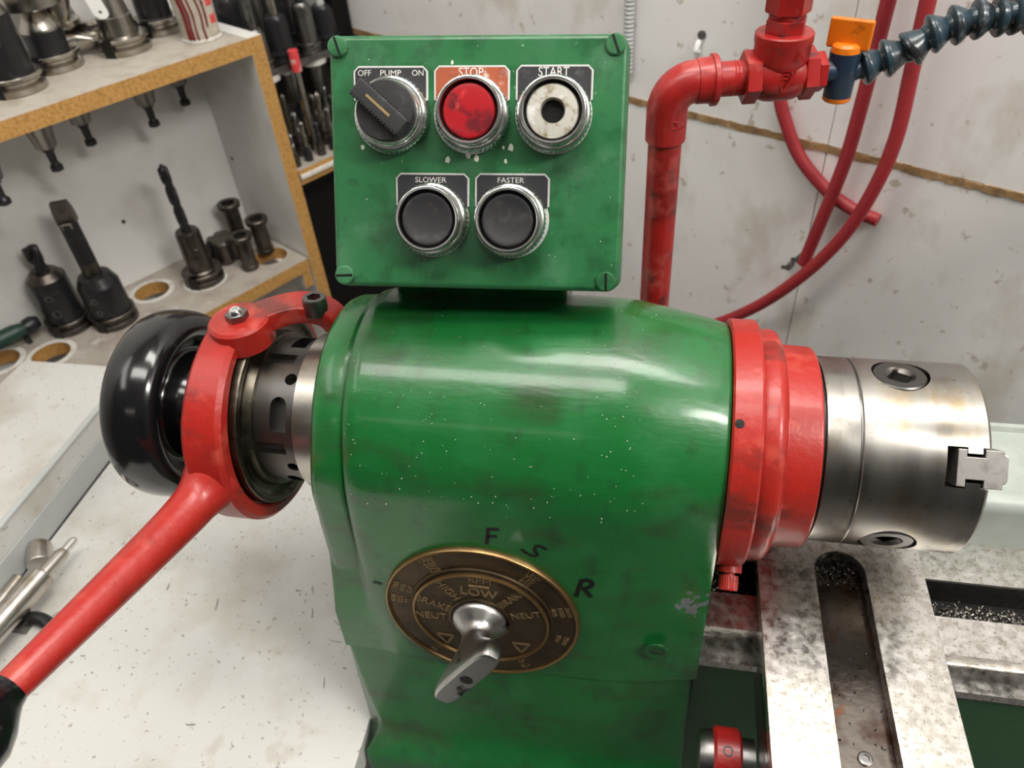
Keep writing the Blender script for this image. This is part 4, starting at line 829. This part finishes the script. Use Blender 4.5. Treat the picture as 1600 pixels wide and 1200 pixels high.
a = math.radians(VA-15); d_ = V(math.cos(a), math.sin(a), 0); s_ = Z.cross(d_); M = Matrix((d_, s_, Z)).transposed()
g = G(); secs = [[s_*x_*13.5*k+d_*y_*12*k2+Z*z_ for x_, y_ in ((-1, -1), (1, -1), (1, .4), (-1, .4))] for z_, k, k2 in ((178, 1, 1), (196, 1.0, .9), (212, .85, .6))]; loft(g, secs, True); obj('bar_tip', g, BROWNSTEEL, bb, 20)
g = G(); box(g, d_*9+Z*178, (7, 15, 11), 1, M); obj('chip_pocket', g, HOLDERS, bb); place(t, -312, 106, ZM)
t = thing('tool_holder', 'slim steel holder with a long dark twist drill on the middle shelf', 'tool holder', group=GP); flange_parts(t, m=BROWNSTEEL, rf=34)
g = G(); lathe(g, [(22, 24), (25, 21), (92, 20), (97, 17.5), (98, 0)]); obj('body', g, BROWNSTEEL, t); screw_in(t, 72, 20.3, VA+6, 5)
g = G(); drill(g, 8.2, 97.5, 214, 1.6, 0.5); obj('twist_drill', g, HOLDER, t, 60); place(t, -155, 92, ZM)
GS = 'sleeves at the right end of the middle shelf'
for u, d, h, r, lb in ((-84, 58, 66, 15, 'dark flanged steel sleeve nearest the shelf front'), (-36, 82, 68, 15.5, 'dark flanged steel sleeve nearest the cabinet side panel'), (-44, 152, 80, 16, 'tall dark flanged steel sleeve standing at the back of the cluster')):
    t = thing('drill_sleeve', lb, 'sleeve', cab(u, d, ZM), GS)
    g = G(); lathe(g, [(0, 0), (0, r-1), (2, r), (8, r), (9, r-1.5), (h-10, r-1.5), (h-9, r), (h-8, r+4), (h-1, r+4.5), (h, r+3.5), (h, r-4), (h-12, r-5), (h-12, 0)], cab(u, d, ZM), Z, 36); obj('sleeve_body', g, BROWNSTEEL, t)
    g = G(); lathe(g, [(h-11.5, 0), (h-11.5, r-5)], cab(u, d, ZM), Z, 20); obj('bore', g, BLACKM, t)
t = thing('shell_mill', 'dark toothed shell mill cutter lying among the sleeves', 'cutter', cab(-92, 120, ZM))
g = G(); secs = []
for z_, k in ((0, .92), (4, 1), (40, 1), (44, .9)):
    secs.append([cab(-92, 120, ZM)+V(math.cos(2*PI*j/32), math.sin(2*PI*j/32), 0)*27*k*(1 if (j % 8) < 5 else 0.74)+Z*z_ for j in range(32)])
loft(g, secs, True); mb = obj('mill_body', g, BROWNSTEEL, t, 25)
for k in range(4):
    a = 2*PI*(k*8+4.2)/32; d_ = V(math.cos(a), math.sin(a), 0); g = G(); box(g, cab(-92, 120, ZM)+d_*25+Z*32, (12, 5, 16), 0.6, Matrix((d_, Z.cross(d_), Z)).transposed()); obj('insert', g, HOLDER, mb)
t = thing('green_handled_tool', 'tool with dark green handle lying at the left back of the middle shelf', 'hand tool', cab(-440, 168, ZM))
g = G(); tube(g, [cab(-520, 168, ZM+24), cab(-440, 168, ZM+24), cab(-424, 168, ZM+24)], [13, 13, 9], 16); obj('handle', g, DGREEN, t)
g = G(); tube(g, [cab(-424, 168, ZM+24), cab(-412, 168, ZM+25), cab(-402, 168, ZM+25)], [12, 13, 8], 16); obj('ferrule', g, HOLDER, t)
for k in (-510, -430): 
    g = G(); slab(g, k-4, k+4, 158, 178, ZM, ZM+12, 1); obj('handle_rest', g, HOLDER, t)

# ================================================================ second rack beyond the cabinet
rk = thing('tool_rack', 'dark crowded tool rack beyond the white cabinet, with particle board shelf edge', 'rack', cab(120, 95, FL))
g = G(); slab(g, 24, WU-6, 0, 190, -178, -153); r1 = obj('shelf', g, [LAMD, MDF], rk, 30)
for p in r1.data.polygons:
    if p.normal.dot(D) < -0.5: p.material_index = 1
g = G(); slab(g, 24, WU-6, -5, 0, -168, -160, 1.5); obj('edge_strip', g, RIM, rk)
g = G(); slab(g, 24, WU-6, 40, 190, -12, -2); r2 = obj('upper_shelf', g, STEELD, rk)
g = G(); slab(g, 24, WU-6, 194, 200, FL, 420); obj('back_panel', g, DARKWALL, rk)
g = G(); slab(g, WU-40, WU-8, 60, 100, -150, 420, 2); obj('upright', g, BLACKC, rk)
g = G(); slab(g, 24, WU-6, 20, 190, FL, -190, 2); obj('gap_dark_block', g, BLACKC, rk)  # block added in black for the dark of the open gap below the shelf
g = G(); slab(g, 24, WU-6, 6, 190, -189.5, -178.5); obj('shelf_support', g, BLACKC, rk)
GT = 'holders on the dark rack'
rnd = random.Random(3)
rkpos = [(46, 62, 'nearest the white cabinet'), (92, 70, 'second from the white cabinet'), (140, 64, 'third from the white cabinet'), (186, 76, 'nearest the black upright')]
for i, (u, d, wds) in enumerate(rkpos):
    t = thing('rack_holder', 'dark tool holder on the rack upper shelf, '+wds, 'tool holder', cab(u, d, -2), GT); c = cab(u, d, -2); r = 17+3*(i % 2)
    g = G(); lathe(g, [(0, 0), (0, r+4), (5, r+4.5), (6, r+2), (9, r+2), (10, r+4.5), (14, r+4.5), (15, r), (50+8*(i % 3), r-1), (58+8*(i % 3), r-6), (58+8*(i % 3), 0)], c, Z, 28); obj('body', g, HOLDER if i % 2 else STEELD, t)
    g = G(); lathe(g, [(57+8*(i % 3), 7), (130+10*i, 6), (134+10*i, 0)], c, Z, 18); obj('cutter', g, (STEELD, HOLDERS, HOLDER, CLEARP)[i], t)
for i, (u, d, wds) in enumerate(rkpos):
    g = G(); lathe(g, [(-12.2, 16), (-12.2, 23), (-22, 22), (-22, 14)], cab(u, d, 0), Z, 28); obj('shelf_collar', g, RIM, rk)
    g = G(); lathe(g, [(-12.1, 15), (-60, 9), (-75, 5), (-75, 0)], cab(u, d, 0), Z, 20); obj('hanging_taper', g, STEELD, rk)
for i, (u, wds) in enumerate(((58, 'nearest the white cabinet'), (104, 'second from the white cabinet'), (150, 'third from the white cabinet'))):
    t = thing('rack_holder', 'tall dark holder in the back row of the rack, '+wds, 'tool holder', cab(u, 145, -2), GT); c = cab(u, 145, -2); r = 19
    g = G(); lathe(g, [(0, 0), (0, r+4), (5, r+4.5), (6, r+2), (9, r+2), (10, r+4.5), (14, r+4.5), (15, r), (80, r-1), (90, r-6), (90, 0)], c, Z, 28); obj('body', g, STEELD if i % 2 else HOLDER, t)
    g = G(); drill(g, 11, 89.5, 175, 1.0, .5); g.v = [c+p for p in g.v]; obj('cutter', g, (HOLDERS, CLEARP, STEELD)[i], t, 60)
GR = 'small drills standing on the rack shelf'
names_row = ['first', 'second', 'third', 'fourth', 'fifth', 'sixth', 'seventh']
mats_d = [STEELD, HOLDERS, HOLDER, STEELD, AMBER, HOLDERS, HOLDER]
for row in range(3):
    for i in range(7):
        u = 34+i*27+row*7; d = 20+row*30; h = rnd.uniform(50, 78)+row*14; c = cab(u, d, -153); r = rnd.uniform(4.5, 8)
        lb = '%s small drill from the white cabinet in the %s row on the rack shelf' % (names_row[i], ('front', 'middle', 'back')[row])
        t = thing('small_drill', lb, 'drill', c, GR); lean = V(rnd.uniform(-.06, .06), rnd.uniform(-.06, .06), 1).normalized()
        g = G(); lathe(g, [(0, 0), (0, r+2.5), (14, r+2.5), (15, r), (24, r), (24, 0)], c, Z, 16); obj('shank', g, HOLDER if (i+row) % 2 else BROWNSTEEL, t)
        g = G(); drill(g, r*0.85, 23.5, h, 1.0, 0.5); e1, e2, a_ = frame(lean); g.v = [c+p for p in g.v]; obj('flutes', g, mats_d[(i+2*row) % 7], t, 60)
t = thing('red_tipped_rod', 'thin steel rod with a red sleeve near its top, standing on the rack', 'rod', cab(88, 24, -153))
g = G(); lathe(g, [(0, 0), (0, 4.2), (138, 4.2), (138, 0)], cab(88, 34, -153), Z, 16); obj('rod', g, HOLDERS, t)
g = G(); lathe(g, [(137.5, 0), (137.5, 7.5), (139, 8.2), (170, 8.2), (171, 7.5), (171, 0)], cab(88, 34, -153), Z, 20); obj('sleeve', g, CANRED, t)

# ================================================================ tools lying on the stand
bt = thing('boring_bar', 'bright steel bar with stepped tip lying on the stand beside the red handle', 'bar', (-625, -60, ZB))
A0 = V(-632, -150, ZB+24); ad = (V(-616.5, -20, ZB+24)-A0).normalized(); L0 = (V(-616.5, -20, ZB+24)-A0).length
g = G(); lathe(g, [(0, 0), (0, 13.5), (L0-2, 13.5), (L0, 12), (L0, 0)], A0, ad, 36); obj('bar', g, BAND, bt)
g = G(); lathe(g, [(L0-.5, 0), (L0-.5, 7.6), (L0+26, 7.4), (L0+32, 5.6), (L0+32, 0)], A0, ad, 28); obj('neck', g, BAND, bt)
g = G(); lathe(g, [(L0+31.8, 0), (L0+31.8, 4.6), (L0+46, 4.8), (L0+49, 3), (L0+49, 0)], A0, ad, 20); obj('tip', g, CHROME, bt)
g = G(); box(g, A0+ad*(L0-50)-Z*18.5, (26, 12, 10), 1); obj('rest_block', g, STEELD, bt)
b2 = thing('steel_bush', 'short round steel bush behind the stepped bar by the deck side', 'bush', (-640, 0, ZB))
g = G(); lathe(g, [(0, 0), (0, 12), (2, 13), (26, 13), (28, 12), (28, 0)], V(-640, -2, ZB+13), V(-0.55, 0.75, 0), 32); obj('bush_body', g, BAND, b2)
b3 = thing('steel_rod', 'thin bright steel rod at the left edge beside the stepped bar', 'rod', (-655, -50, ZB))
g = G(); lathe(g, [(0, 0), (0, 6.8), (1, 7.4), (150, 7.4), (151, 6.8), (151, 0)], V(-660, -168, ZB+7.5), V(0.02, 1, 0), 24); obj('rod_body', g, BAND, b3)
b4 = thing('rubber_ring', 'thick black ring lying on the stand under the red handle', 'ring', (-575, -75, ZB))
g = G(); rc = V(-606, -100, ZB+7); lathe(g, [(7*math.sin(t), 40+7*math.cos(t)) for t in [2*PI*k/14 for k in range(15)]], rc, Z, 56); obj('ring_body', g, HOLDER, b4, 60)
# chips on the stand
g = G(); flakes(g, 330, lambda: (random.uniform(-640, -240), random.uniform(-380, 150), ZB+0.3), 0.6, 2.2, 0.3)
flakes(g, 18, lambda: (random.uniform(-600, -245), random.uniform(-330, 20), ZB+0.4), 5, 15, 0.35)
o = obj('swarf', g, STEELD, None, fixn=False); o['kind'] = 'stuff'; tag(o, 'scattered dark metal chips and curls on the pale stand top', 'swarf')
for c in ((-560, 20), (-600, 70)):
    pass
